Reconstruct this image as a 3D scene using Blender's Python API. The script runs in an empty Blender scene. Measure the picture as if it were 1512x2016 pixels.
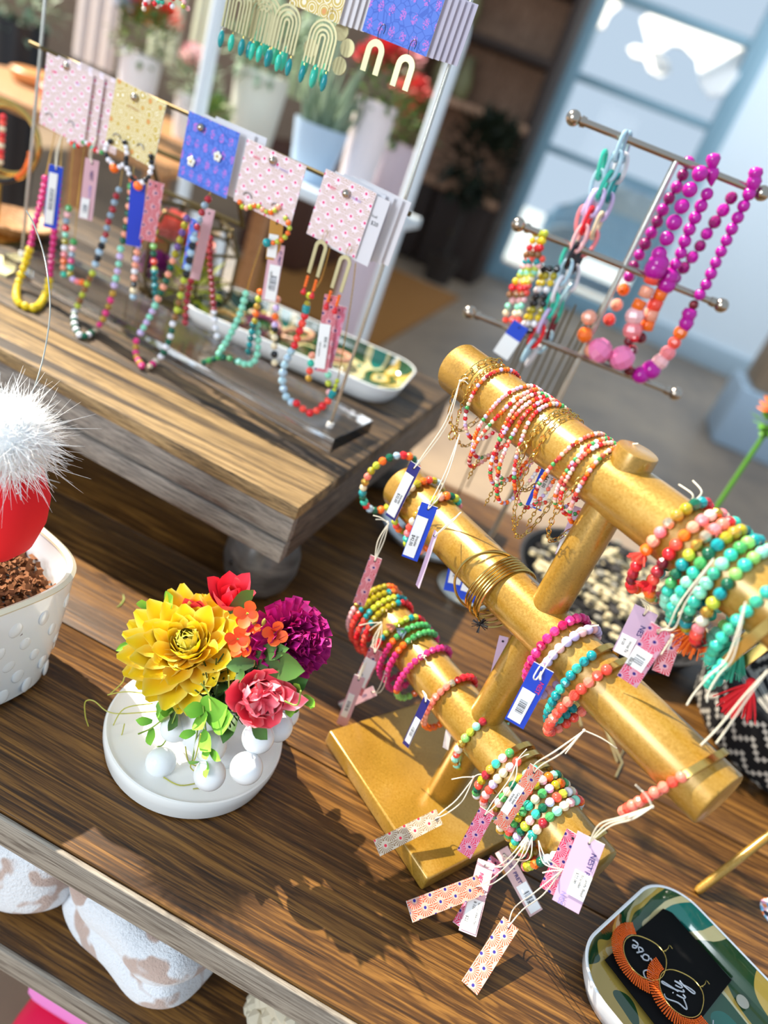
import bpy, bmesh, math, random
from mathutils import Vector, Matrix, Quaternion
random.seed(7)
V = Vector
PI = math.pi
SC = bpy.context.scene
COL = SC.collection

# ------------------------------------------------------------------ camera
F, CX, CY, HC = 1456.0, 756.0, 1008.0, 0.62
RW = Matrix(((0.89168591, -0.43311002, 0.13157486),
             (0.31567099, 0.3866644, -0.86651167),
             (0.32441957, 0.81419061, 0.48150347)))
CAM = V((0, 0, HC))
cd = bpy.data.cameras.new('camera')
cam = bpy.data.objects.new('camera', cd)
COL.objects.link(cam)
cam.matrix_world = Matrix.Translation(CAM) @ RW.to_4x4()
cd.sensor_fit = 'VERTICAL'
cd.sensor_height = 36.0
cd.lens = 36.0 * F / 2016.0
cd.clip_start = 0.02
cd.clip_end = 100
cd.dof.use_dof = True
cd.dof.focus_distance = 0.66
cd.dof.aperture_fstop = 2.5
SC.camera = cam

# ------------------------------------------------------------------ world, sun, windows behind the camera
SC.view_settings.view_transform = 'Standard'
SC.view_settings.look = 'None'
SC.view_settings.gamma = 1
SC.view_settings.use_curve_mapping = False
SC.view_settings.exposure = 0.0
w = bpy.data.worlds.new('daylight')
SC.world = w
w.use_nodes = True
wn = w.node_tree
bgn = wn.nodes['Background']
bgn.inputs[0].default_value = (0.66, 0.82, 1.0, 1)
bgn.inputs[1].default_value = 0.84
SUN_L = V((-0.71, 0.155, 0.69)).normalized()
sd = bpy.data.lights.new('sun', 'SUN')
sd.energy = 10.5
sd.angle = math.radians(0.6)
sd.color = (1.0, 0.90, 0.74)
so = bpy.data.objects.new('sun', sd)
COL.objects.link(so)
so.rotation_euler = SUN_L.to_track_quat('Z', 'Y').to_euler()
so.location = (-3, 1, 3)
ad = bpy.data.lights.new('shop_window_light', 'AREA')
ad.shape = 'RECTANGLE'
ad.size, ad.size_y = 0.9, 1.2
ad.energy = 52
ad.color = (0.88, 0.95, 1.0)
ao = bpy.data.objects.new('shop_window_light', ad)
COL.objects.link(ao)
ao.location = (-1.3, -1.7, 1.05)
ao.rotation_euler = (V((-1.3, -1.7, 1.05)) - V((0, 0.6, 0.2))).to_track_quat('Z', 'Y').to_euler()

cl = bpy.data.lights.new('wall_fill_light', 'AREA')  # added fill lamp with no visible fixture, to brighten the back wall
cl.shape = 'RECTANGLE'; cl.size, cl.size_y = 3.0, 1.0
cl.energy = 150; cl.color = (0.80, 0.91, 1.0)
co = bpy.data.objects.new('wall_fill_light', cl)
COL.objects.link(co)
co.location = (1.2, 5.9, 3.3)
co.rotation_euler = (math.radians(48), 0, 0)

# ------------------------------------------------------------------ pixel -> place
def ray(px, py):
    return RW @ V(((px - CX) / F, -(py - CY) / F, -1.0))
def PZ(px, py, z=0.0):
    r = ray(px, py); return CAM + r * ((z - HC) / r.z)
def PY(px, py, y):
    r = ray(px, py); return CAM + r * (y / r.y)
def PP(px, py, p0, n):
    r = ray(px, py); return CAM + r * ((p0 - CAM).dot(n) / r.dot(n))
def PD(px, py, d):
    return CAM + ray(px, py) * d

# ------------------------------------------------------------------ objects
WL = {}   # world location of parents
def finish(o, name, parent, center):
    o.name = name
    WL[o] = center.copy()
    if parent is not None:
        o.parent = parent
        o.location = center - WL[parent]
    else:
        o.location = center
    COL.objects.link(o)
    return o
def empty(name, loc, label, cat, group=None):
    o = bpy.data.objects.new(name, None)
    o.empty_display_size = 0.01
    o['label'] = label; o['category'] = cat
    if group: o['group'] = group
    return finish(o, name, None, V(loc))
def tag(o, label, cat, group=None, kind=None):
    if label: o['label'] = label
    if cat: o['category'] = cat
    if group: o['group'] = group
    if kind: o['kind'] = kind
    return o
def obj(name, bm, m, parent=None, smooth=True, base=False):
    me = bpy.data.meshes.new(name)
    if len(bm.verts):
        lo = V((min(v.co.x for v in bm.verts), min(v.co.y for v in bm.verts), min(v.co.z for v in bm.verts)))
        hi = V((max(v.co.x for v in bm.verts), max(v.co.y for v in bm.verts), max(v.co.z for v in bm.verts)))
        c = (lo + hi) / 2
        if base: c.z = lo.z
    else:
        c = V((0, 0, 0))
    bmesh.ops.translate(bm, verts=bm.verts, vec=-c)
    if smooth:
        for f in bm.faces: f.smooth = True
        for e in bm.edges:
            if len(e.link_faces) == 2:
                if e.calc_face_angle(0) > 0.7: e.smooth = False
    bm.to_mesh(me); bm.free()
    ms = m if isinstance(m, (list, tuple)) else [m]
    for x in ms: me.materials.append(x)
    return finish(bpy.data.objects.new(name, me), name, parent, c)
def struct(name, bm, m, **k):
    o = obj(name, bm, m, None, **k); o['kind'] = 'structure'; return o

# ------------------------------------------------------------------ mesh helpers
def box(bm, c, size, rot=0, bev=0, seg=2, mi=0, M=None):
    r = bmesh.ops.create_cube(bm, size=1)
    vs = r['verts']
    T = M if M is not None else Matrix.Translation(V(c)) @ Matrix.Rotation(rot, 4, 'Z')
    bmesh.ops.transform(bm, matrix=T @ Matrix.Diagonal((*size, 1)), verts=vs)
    fs = set(f for v in vs for f in v.link_faces)
    for f in fs: f.material_index = mi
    if bev:
        es = list(set(e for v in vs for e in v.link_edges))
        r2 = bmesh.ops.bevel(bm, geom=es, offset=bev, segments=seg, affect='EDGES', profile=0.5)
        for f in r2['faces']: f.material_index = mi
    return vs
def frame(d, up=V((0, 0, 1))):
    d = d.normalized()
    if abs(d.dot(up)) > 0.98: up = V((1, 0, 0))
    x = up.cross(d).normalized(); y = d.cross(x)
    return x, y, d
def tube(bm, pts, r, n=8, closed=False, caps=True, mi=0):
    pts = [V(p) for p in pts]
    N = len(pts)
    rs = r if isinstance(r, (list, tuple)) else [r] * N
    rings = []; px = None
    for i, p in enumerate(pts):
        a = pts[(i - 1) % N] if (closed or i > 0) else p
        b = pts[(i + 1) % N] if (closed or i < N - 1) else p
        d = (b - a)
        if d.length < 1e-9: d = V((0, 0, 1))
        d.normalize()
        if px is None: x, y, _ = frame(d)
        else:
            x = px - d * px.dot(d)
            if x.length < 1e-6: x, y, _ = frame(d)
            x.normalize(); y = d.cross(x)
        px = x
        rings.append([bm.verts.new(p + (x * math.cos(2 * PI * k / n) + y * math.sin(2 * PI * k / n)) * rs[i]) for k in range(n)])
    for i in range(N if closed else N - 1):
        A = rings[i]; B = rings[(i + 1) % N]
        off = 0
        if closed and i == N - 1:
            off = min(range(n), key=lambda o: sum((A[k].co - B[(k + o) % n].co).length for k in range(n)))
        for k in range(n):
            f = bm.faces.new((A[k], A[(k + 1) % n], B[(k + 1 + off) % n], B[(k + off) % n])); f.material_index = mi
    if caps and not closed:
        f = bm.faces.new(list(reversed(rings[0]))); f.material_index = mi
        f = bm.faces.new(rings[-1]); f.material_index = mi
def smooth(pts, k=6, closed=False):
    pts = [V(p) for p in pts]; N = len(pts); out = []
    if N < 3: return pts
    for i in range(N if closed else N - 1):
        g = lambda j: pts[j % N] if closed else pts[max(0, min(N - 1, j))]
        p0, p1, p2, p3 = g(i - 1), g(i), g(i + 1), g(i + 2)
        for s in range(k):
            t = s / k
            out.append(0.5 * ((2 * p1) + (p2 - p0) * t + (2 * p0 - 5 * p1 + 4 * p2 - p3) * t * t + (3 * p1 - p0 - 3 * p2 + p3) * t ** 3))
    if not closed: out.append(pts[-1])
    return out
def lathe(bm, prof, c, n=48, sq=None, mi=0, close=True, rot=0.0):
    c = V(c); rings = []
    for r, z in prof:
        if r < 1e-6: rings.append([bm.verts.new(c + V((0, 0, z)))]); continue
        ring = []
        for k in range(n):
            a = 2 * PI * k / n
            ca, sa = math.cos(a), math.sin(a)
            f = 1.0
            if sq: f = (abs(ca) ** sq + abs(sa) ** sq) ** (-1.0 / sq)
            ring.append(bm.verts.new(c + V((r * f * math.cos(a + rot), r * f * math.sin(a + rot), z))))
        rings.append(ring)
    for A, B in zip(rings, rings[1:]):
        if len(A) == 1 and len(B) == 1: continue
        for k in range(n):
            if len(A) == 1: f = bm.faces.new((A[0], B[(k + 1) % n], B[k]))
            elif len(B) == 1: f = bm.faces.new((A[k], A[(k + 1) % n], B[0]))
            else: f = bm.faces.new((A[k], A[(k + 1) % n], B[(k + 1) % n], B[k]))
            f.material_index = mi
    return rings
def ball(bm, c, r, sub=2, mi=0, scale=(1, 1, 1)):
    q = bmesh.ops.create_icosphere(bm, subdivisions=sub, radius=r)
    bmesh.ops.transform(bm, matrix=Matrix.Translation(V(c)) @ Matrix.Diagonal((*scale, 1)), verts=q['verts'])
    for v in q['verts']:
        for f in v.link_faces: f.material_index = mi
    return q['verts']
def cyl(bm, a, b, r, n=32, mi=0, r2=None, bev=0.0):
    a = V(a); b = V(b); d = (b - a).normalized()
    r2 = r if r2 is None else r2
    if bev:
        tube(bm, [a, a + d * bev * .3, a + d * bev, b - d * bev, b - d * bev * .3, b], [r - bev, r - bev * .3, r, r2, r2 - bev * .3, r2 - bev], n, mi=mi)
    else:
        tube(bm, [a, b], [r, r2], n, mi=mi)

# ------------------------------------------------------------------ materials
MC = {}
def srgb(c):
    return tuple(((x / 12.92) if x <= 0.04045 else ((x + 0.055) / 1.055) ** 2.4) for x in c)
def hexc(h):
    return srgb(tuple(int(h[i:i + 2], 16) / 255 for i in (0, 2, 4)))
def mat(name, col, rough=0.5, metal=0.0, spec=0.5, trans=0.0, ior=1.45, sss=0.0, coat=0.0, sheen=0.0, alpha=1.0):
    key = (name,)
    if key in MC: return MC[key]
    m = bpy.data.materials.new(name); m.use_nodes = True
    b = m.node_tree.nodes['Principled BSDF']
    if isinstance(col, str): col = hexc(col)
    b.inputs['Base Color'].default_value = (*col, 1)
    b.inputs['Roughness'].default_value = rough
    b.inputs['Metallic'].default_value = metal
    b.inputs['Specular IOR Level'].default_value = spec
    b.inputs['Transmission Weight'].default_value = trans
    b.inputs['IOR'].default_value = ior
    b.inputs['Coat Weight'].default_value = coat
    b.inputs['Sheen Weight'].default_value = sheen
    b.inputs['Alpha'].default_value = alpha
    if sss:
        b.inputs['Subsurface Weight'].default_value = sss
        b.inputs['Subsurface Radius'].default_value = (1, .6, .4)
        b.inputs['Subsurface Scale'].default_value = 0.004
    MC[key] = m
    return m
class NT:
    def __init__(s, m):
        s.m = m; s.t = m.node_tree; s.n = s.t.nodes; s.b = s.n['Principled BSDF']
    def new(s, kind, **k):
        x = s.n.new(kind)
        for a, b in k.items(): setattr(x, a, b)
        return x
    def put(s, sock, v):
        if hasattr(v, 'links') or isinstance(v, bpy.types.NodeSocket): s.t.links.new(v, sock)
        else: sock.default_value = v
    def math(s, op, a, b=None, c=None, clamp=False):
        x = s.new('ShaderNodeMath', operation=op); x.use_clamp = clamp
        s.put(x.inputs[0], a)
        if b is not None: s.put(x.inputs[1], b)
        if c is not None: s.put(x.inputs[2], c)
        return x.outputs[0]
    def mix(s, f, a, b):
        x = s.new('ShaderNodeMix', data_type='RGBA')
        s.put(x.inputs[0], f)
        s.put(x.inputs[6], (*a, 1) if isinstance(a, tuple) and len(a) == 3 else a)
        s.put(x.inputs[7], (*b, 1) if isinstance(b, tuple) and len(b) == 3 else b)
        return x.outputs[2]
    def coord(s, which='Object', scale=(1, 1, 1), rot=(0, 0, 0), loc=(0, 0, 0)):
        c = s.new('ShaderNodeTexCoord'); mp = s.new('ShaderNodeMapping')
        mp.inputs['Scale'].default_value = scale; mp.inputs['Rotation'].default_value = rot; mp.inputs['Location'].default_value = loc
        s.t.links.new(c.outputs[which], mp.inputs[0]); return mp.outputs[0]
    def noise(s, vec, scale, detail=4, rough=0.6, dist=0.0):
        x = s.new('ShaderNodeTexNoise'); s.t.links.new(vec, x.inputs['Vector'])
        x.inputs['Scale'].default_value = scale; x.inputs['Detail'].default_value = detail
        x.inputs['Roughness'].default_value = rough; x.inputs['Distortion'].default_value = dist
        return x.outputs['Fac']
    def ramp(s, f, stops, interp='LINEAR'):
        x = s.new('ShaderNodeValToRGB'); x.color_ramp.interpolation = interp
        e = x.color_ramp.elements
        while len(e) < len(stops): e.new(0.5)
        for q, (p, c) in zip(e, stops): q.position = p; q.color = (*c, 1) if len(c) == 3 else c
        s.put(x.inputs[0], f); return x.outputs[0]
    def bump(s, h, strength=0.3, dist=0.001):
        x = s.new('ShaderNodeBump'); x.inputs['Strength'].default_value = strength; x.inputs['Distance'].default_value = dist
        s.t.links.new(h, x.inputs['Height']); s.t.links.new(x.outputs[0], s.b.inputs['Normal'])
    def col(s, c): s.t.links.new(c, s.b.inputs['Base Color'])
    def uv(s, sx=1.0, sy=1.0):
        c = s.new('ShaderNodeTexCoord'); sp = s.new('ShaderNodeSeparateXYZ'); s.t.links.new(c.outputs['UV'], sp.inputs[0])
        return s.math('MULTIPLY', sp.outputs[0], sx), s.math('MULTIPLY', sp.outputs[1], sy)

def wood(name, dark, mid, light, gs=1.0, rough=0.45, stretch=(1, 1, 1), rings=1.0, bump=0.25, patch=None, rot=0.0, bias=0.0):
    m = mat(name, mid, rough); n = NT(m)
    v = n.coord('Object', scale=stretch, rot=(0, 0, rot))
    g1 = n.noise(v, 9 * gs, 6, 0.65, 0.8)
    g2 = n.noise(v, 70 * gs, 4, 0.7)
    g3 = n.noise(v, 22 * gs, 3, 0.5, 1.5)
    wv = n.math('SINE', n.math('MULTIPLY', g1, 60.0 * rings))
    t = n.math('ADD', n.math('MULTIPLY', wv, 0.10), n.math('MULTIPLY', g3, 0.55))
    t = n.math('ADD', t, n.math('MULTIPLY', g2, 0.45))
    c = n.ramp(n.math('ADD', t, bias), [(0.28, dark), (0.5, mid), (0.74, light)])
    if patch:
        pc, sc, lo, hi = patch
        v2 = n.coord('Object', scale=(stretch[0] * 1.0, stretch[1], stretch[2]), rot=(0, 0, rot), loc=(3, 1, 0))
        pn = n.noise(v2, sc, 5, 0.7, 0.5)
        c = n.mix(n.ramp(pn, [(lo, (0, 0, 0)), (hi, (1, 1, 1))]), c, pc)
    n.col(c)
    n.bump(t, bump, 0.002)
    return m

M_TABLE = wood('stained_walnut_boards', hexc('261607'), hexc('543616'), hexc('8d622b'), 1.0, 0.42, (0.22, 6, 6), 0.7, 0.25)
M_TEDGE = wood('grey_weathered_edge', hexc('4a4038'), hexc('8b8276'), hexc('aca394'), 1.2, 0.6, (0.22, 6.5, 6.5))
M_PTOP = wood('weathered_plank_top', hexc('4a3a2a'), hexc('95794f'), hexc('b99a6c'), 1.3, 0.55, (0.22, 6.5, 6.5), 0.8, 0.4, (hexc('3a2e25'), 7, 0.50, 0.60))
M_PTOP2 = wood('charred_plank_top', hexc('241a13'), hexc('55422e'), hexc('9c7c52'), 1.3, 0.55, (0.22, 6.5, 6.5), 0.8, 0.4, (hexc('2b221b'), 6, 0.44, 0.56))
M_PSIDE = wood('shade_grey_weathered_plank', hexc('4b4540'), hexc('857c72'), hexc('a59a8c'), 1.3, 0.6, (0.22, 6.5, 6.5), 0.8, 0.4, (hexc('6b5040'), 6, 0.55, 0.70))  # weathered wood, with the front's shaded sky-lit grey put into its colour
M_PEND = wood('shade_dark_weathered_end', hexc('2d2723'), hexc('5b4c40'), hexc('7a6a59'), 1.3, 0.6, (6.5, 0.22, 6.5), 0.8, 0.4)  # weathered wood, darkened in colour for the riser's shaded end
M_FOOT = wood('grey_washed_bun_foot', hexc('3a3633'), hexc('5a5652'), hexc('726d67'), 0.5, 0.3, (1, 1, 4), 0.3, 0.08)
def goldleaf():
    m = mat('gold_painted_wood', hexc('c9972b'), 0.34, 0.35, 0.5, coat=0.8)
    m.node_tree.nodes['Principled BSDF'].inputs['Coat Roughness'].default_value = 0.24; n = NT(m)
    v = n.coord('Object')
    a = n.noise(v, 14, 4, 0.5, 0.3); b = n.noise(v, 420, 3, 0.7)
    n.col(n.ramp(n.math('ADD', n.math('MULTIPLY', a, .6), n.math('MULTIPLY', b, .4)), [(0.3, hexc('886518')), (0.5, hexc('a67d28')), (0.7, hexc('bb9647'))]))
    n.t.links.new(n.ramp(b, [(0.3, (0.26,) * 3), (0.7, (0.46,) * 3)]), n.b.inputs['Roughness'])
    n.bump(b, 0.18, 0.0006)
    return m
M_GOLDP = goldleaf()
M_BRASS = mat('polished_brass', hexc('cfae63'), 0.22, 1.0)
M_GOLD = mat('gold_metal', hexc('d9b766'), 0.2, 1.0)
M_PALEGOLD = mat('brushed_pale_gold', hexc('c2b88e'), 0.38, 0.85)
M_STEEL = mat('champagne_steel', hexc('b3a799'), 0.2, 1.0)
M_CHROME = mat('satin_silver_rod', hexc('c9c6bb'), 0.25, 0.9)
M_OLDBRASS = mat('antique_brass', hexc('655737'), 0.42, 0.9)
M_WHITEC = mat('white_glazed_ceramic', hexc('eef0f0'), 0.12, 0, 0.5, coat=0.4)
M_MARBLE = mat('white_marble', hexc('f1efe9'), 0.2, 0, 0.5, coat=0.3)
M_POTRIM = mat('cream_glazed_rim', hexc('e9e0c4'), 0.15, coat=0.4)
M_STRING = mat('cream_cotton_string', hexc('efe6cf'), 0.8)
M_WHITE = mat('white_paper', hexc('f4f4f2'), 0.6)
M_GREYCARD = mat('pale_grey_card', hexc('d9d6da'), 0.6)
M_ACRYL = mat('clear_acrylic', (0.98, 0.99, 1.0), 0.02, 0, 0.5, trans=1.0, ior=1.49)
M_GLASS = mat('clear_glass', (0.97, 0.98, 0.98), 0.02, 0, 0.5, trans=1.0, ior=1.1)
M_BLACK = mat('black_paper', hexc('060607'), 0.75, 0, 0.2)
M_INK = mat('black_ink', hexc('16161c'), 0.7)
M_NAVYINK = mat('navy_ink', hexc('20206e'), 0.7)
M_PINKINK = mat('hot_pink_ink', hexc('e8356a'), 0.7)
M_LILACINK = mat('lilac_ink', hexc('9a8fd0'), 0.7)
M_SILVERINK = mat('silver_ink', hexc('c3c6cc'), 0.45, 0.3)

def fan(name, bg, ray_c, dot_c, cell=0.011, dot=0.085, aspect=1.0):
    m = mat(name, bg, 0.55); n = NT(m)
    u, v = n.uv(1.0 / cell, 1.0 / (cell * aspect))
    v2 = n.math('MULTIPLY', v, 2.0)
    row = n.math('FLOOR', v2)
    fv = n.math('MULTIPLY', n.math('FRACT', v2), 0.5)
    par = n.math('MULTIPLY', n.math('MODULO', n.math('ABSOLUTE', row), 2.0), 0.5)
    fx = n.math('SUBTRACT', n.math('FRACT', n.math('ADD', u, par)), 0.5)
    fx2 = n.math('SUBTRACT', n.math('FRACT', n.math('ADD', n.math('ADD', u, par), 0.5)), 0.5)
    def one(x, y, r0, r1):
        y = n.math('SUBTRACT', y, 0.08)
        r = n.math('SQRT', n.math('ADD', n.math('MULTIPLY', x, x), n.math('MULTIPLY', y, y)))
        a = n.math('ARCTAN2', y, x)
        c = n.math('COSINE', n.math('MULTIPLY', a, 20.0))
        k = n.math('GREATER_THAN', c, n.math('SUBTRACT', 0.30, n.math('MULTIPLY', r, 0.9)))
        k = n.math('MULTIPLY', k, n.math('GREATER_THAN', r, r0))
        k = n.math('MULTIPLY', k, n.math('LESS_THAN', r, r1))
        k = n.math('MULTIPLY', k, n.math('GREATER_THAN', y, -0.06))
        return k, r
    k1, r1 = one(fx, fv, 0.16, 0.46)
    k2, r2 = one(fx2, n.math('ADD', fv, 0.5), 0.16, 0.74)
    ins = n.math('LESS_THAN', r1, 0.49)
    k = n.math('ADD', n.math('MULTIPLY', ins, k1), n.math('MULTIPLY', n.math('SUBTRACT', 1.0, ins), k2))
    c = n.mix(k, bg, ray_c)
    c = n.mix(n.math('LESS_THAN', r1, dot), c, dot_c)
    n.col(c)
    return m
M_FANCARD = fan('pale_pink_fan_print_card', hexc('f1dfe7'), hexc('c4a58c'), hexc('e2337a'), 0.0185, 0.085)
M_FANPINK = fan('pink_fan_print_tag', hexc('dca3ab'), hexc('c41f3b'), hexc('1d1a72'), 0.0165, 0.085)
M_FANPEACH = fan('peach_fan_print_tag', hexc('cba897'), hexc('e25538'), hexc('2a2385'), 0.0165, 0.085)
M_FANCREAM = fan('cream_fan_print_tag', hexc('cfc0aa'), hexc('94775a'), hexc('e0304f'), 0.0165, 0.085)
M_FANROSE = fan('rose_fan_print_tag', hexc('cf98ad'), hexc('d41f55'), hexc('241575'), 0.0165, 0.085)

def bluecard():
    m = mat('blue_pineapple_print_card', hexc('5a7ddb'), 0.55); n = NT(m)
    u, v = n.uv(1 / 0.013, 1 / 0.017)
    row = n.math('FLOOR', v); par = n.math('MULTIPLY', n.math('MODULO', n.math('ABSOLUTE', row), 2.0), 0.5)
    fx = n.math('SUBTRACT', n.math('FRACT', n.math('ADD', u, par)), 0.5); fy = n.math('SUBTRACT', n.math('FRACT', v), 0.5)
    r = n.math('SQRT', n.math('ADD', n.math('POWER', n.math('MULTIPLY', fx, 1.15), 2.0), n.math('POWER', fy, 2.0)))
    vec = n.coord('UV', scale=(1, 1, 1))
    dots = n.new('ShaderNodeTexVoronoi'); dots.inputs['Scale'].default_value = 700; n.t.links.new(vec, dots.inputs['Vector'])
    sw = n.new('ShaderNodeTexVoronoi', feature='DISTANCE_TO_EDGE'); sw.inputs['Scale'].default_value = 130; n.t.links.new(vec, sw.inputs['Vector'])
    c = n.mix(n.math('LESS_THAN', sw.outputs['Distance'], 0.05), hexc('5579d6'), hexc('3f63c4'))
    k = n.math('MULTIPLY', n.math('LESS_THAN', r, 0.3), n.math('LESS_THAN', dots.outputs['Distance'], 0.5))
    n.col(n.mix(k, c, hexc('c071cf')))
    return m
M_BLUECARD = bluecard()
def yellowcard():
    m = mat('mustard_swirl_print_card', hexc('cdb25a'), 0.55); n = NT(m)
    vec = n.coord('UV')
    a = n.new('ShaderNodeTexVoronoi'); a.inputs['Scale'].default_value = 75; n.t.links.new(vec, a.inputs['Vector'])
    a.inputs['Randomness'].default_value = 0.5
    d = a.outputs['Distance']
    ring = n.math('GREATER_THAN', n.math('SINE', n.math('MULTIPLY', d, 42.0)), 0.45)
    ring = n.math('MULTIPLY', ring, n.math('GREATER_THAN', d, 0.26))
    c = n.mix(ring, hexc('cfb561'), hexc('f2ead0'))
    n.col(n.mix(n.math('LESS_THAN', d, 0.2), c, hexc('dc9a5c')))
    return m
M_YELCARD = yellowcard()
def barcode():
    m = mat('barcode_stripes', hexc('f4f7fb'), 0.6); n = NT(m)
    u, v = n.uv(1.0, 1.0)
    x = n.new('ShaderNodeTexNoise'); x.noise_dimensions = '1D'; x.inputs['Scale'].default_value = 1200; x.inputs['Detail'].default_value = 1
    n.t.links.new(u, x.inputs['W'])
    n.col(n.mix(n.math('GREATER_THAN', x.outputs['Fac'], 0.5), hexc('f4f7fb'), hexc('20242e')))
    return m
M_BAR = barcode()
def camo(name='green_cream_glazed_pattern', sc=9.0, loc=(0, 0, 0), ends=False):
    m = mat(name, hexc('3f7a4a'), 0.12, coat=0.6); n = NT(m)
    v = n.coord('Object', loc=loc, scale=(1, 1, 0.4))
    a = n.noise(v, sc, 1.0, 0.4, 1.2)
    n.col(n.ramp(a, [(0.0, hexc('1d6f64')), (0.37, hexc('c9bd8c')), (0.42, hexc('26492a')), (0.52, hexc('c0a04a')), (0.555, hexc('cdc295')), (0.585, hexc('1a4a2e')), (0.68, hexc('0f6556'))], 'CONSTANT'))
    return m
M_CAMO = camo(); M_CAMO2 = camo('green_gold_glazed_pattern', 7.0, (4, 2, 0))

# ------------------------------------------------------------------ beads
BC = dict(mag='d02a78', hot='e0357f', yel='e4c51a', coral='f4503f', red='dd1f2a', dred='a42431', orange='f7701c', peach='f2a184', pink='f0848a', lpink='f4b9bb',
          white='eceaf0', lilac='cdb8e2', mint='8fdcc0', turq='35bfa6', teal='128f95', dteal='0b6b6c', green='4aa35a', lgreen='8fcf6a', dgreen='0d5b42', olive='a89a1c',
          lime='b9c33a', brown='8a5a2c', navy='1f2530', black='15161b', grey='8fa4b4', lblue='a9c4d6', cream='ead9b5', gold='b98f2e', pearl='d8cfba', purple='6d4d8c',
          fuch='b8159a', dfuch='8e1167', salmon='f6806c', sky='aacbd9', berry='b8124f', wine='6e1a26', jade='3fae8c', rosy='f07fb0', bk='101012')
BM = {}
def bead_mesh(cn, kind='round'):
    key = (cn, kind)
    if key in BM: return BM[key]
    if cn in ('gold', 'pearl') and kind == 'facet':
        m = mat('bead_metal_' + cn, hexc({'gold': 'c9a24a', 'pearl': 'd9c9ac'}[cn]), 0.22, 0.8)
    else:
        m = mat('bead_' + cn, hexc(BC[cn]), 0.18, 0, 0.5, sss=0.12, coat=0.3)
    bm = bmesh.new()
    if kind == 'facet':
        bmesh.ops.create_uvsphere(bm, u_segments=8, v_segments=6, radius=1)
    elif kind == 'tube':
        tube(bm, [(0, 0, -1), (0, 0, -.8), (0, 0, .8), (0, 0, 1)], [.7, 1, 1, .7], 10)
    elif kind == 'drop':
        lathe(bm, [(0, 1.6), (.3, 1.2), (.75, .4), (1, -.3), (.8, -.85), (0, -1.1)], (0, 0, 0), 12)
    else:
        bmesh.ops.create_icosphere(bm, subdivisions=3, radius=1)
    if kind != 'facet':
        for f in bm.faces: f.smooth = True
    me = bpy.data.meshes.new('bead'); bm.to_mesh(me); bm.free(); me.materials.append(m)
    BM[key] = me
    return me
def bead(parent, p, r, cn, kind='round', d=None, sl=1.0, name='bead'):
    o = bpy.data.objects.new(name, bead_mesh(cn, kind))
    o.name = name
    o.parent = parent; o.location = V(p) - WL[parent]
    o.scale = (r, r, r * sl)
    if d is not None: o.rotation_euler = d.to_track_quat('Z', 'Y').to_euler()
    COL.objects.link(o); return o
def resample(pts, step, closed=False):
    P = list(pts) + ([pts[0]] if closed else [])
    L = [0]
    for a, b in zip(P, P[1:]): L.append(L[-1] + (b - a).length)
    n = max(1, int(round(L[-1] / step))) if closed else max(1, int(L[-1] / step))
    out = []; j = 0
    for i in range(n if closed else n + 1):
        s = i * (L[-1] / n)
        while j < len(L) - 2 and L[j + 1] < s: j += 1
        t = (s - L[j]) / max(1e-9, L[j + 1] - L[j])
        out.append((P[j].lerp(P[j + 1], min(1, t)), (P[j + 1] - P[j]).normalized()))
    return out
def string_beads(parent, pts, r, cols, kind='round', closed=False, sl=1.0, gap=1.86, jit=0.06):
    if len(pts) < 2: pts = [pts[0], pts[0] + V((0, 0, -1e-4))]
    rs = resample(pts, r * gap * sl, closed)
    for i, (p, d) in enumerate(rs[:99]):
        c = cols[i % len(cols)] if not callable(cols) else cols(i, len(rs))
        k = kind
        if kind == 'mix': k = 'facet' if random.random() < .5 else 'round'
        bead(parent, p, r * (1 + random.uniform(-jit, jit)), c, k, d, sl)
    return rs
def chain_bm(bm, pts, L=0.004, W=0.0016, wr=0.0004, step=None):
    rs = resample(pts, step or L * 1.45)
    for i, (p, d) in enumerate(rs):
        x, y, z = frame(d)
        if i % 2: x, y = y, x
        q = []
        for k in range(10):
            a = 2 * PI * k / 10
            q.append(p + d * math.cos(a) * L + x * math.sin(a) * W)
        tube(bm, q, wr, 4, closed=True)
def chain(parent, pts, L=0.004, W=0.0016, wr=0.0004, m=None, name='chain', step=None):
    bm = bmesh.new(); chain_bm(bm, pts, L, W, wr, step)
    return obj(name, bm, m or M_GOLD, parent)
def cord(name, pts, r, m, parent, k=6, n=6):
    bm = bmesh.new(); tube(bm, smooth(pts, k), r, n); return obj(name, bm, m, parent)

# ------------------------------------------------------------------ writing
def text(s, size, M, m, parent, name='lettering', shear=0.0, bold=0.0, align='LEFT'):
    c = bpy.data.curves.new('lettering', 'FONT')
    c.body = s; c.size = size; c.shear = shear; c.offset = bold; c.extrude = 0.00003
    c.resolution_u = 2
    c.align_x = align; c.align_y = 'CENTER'
    o = bpy.data.objects.new('tmp', c); COL.objects.link(o)
    bpy.context.view_layer.update()
    me = bpy.data.meshes.new_from_object(o.evaluated_get(bpy.context.evaluated_depsgraph_get()))
    bpy.data.objects.remove(o)
    bm = bmesh.new(); bm.from_mesh(me); bpy.data.meshes.remove(me)
    bmesh.ops.transform(bm, matrix=M, verts=bm.verts)
    return obj(name, bm, m, parent, smooth=False)
def basis(o, x, y, z):
    return Matrix(((x.x, y.x, z.x, o.x), (x.y, y.y, z.y, o.y), (x.z, y.z, z.z, o.z), (0, 0, 0, 1)))
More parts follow.
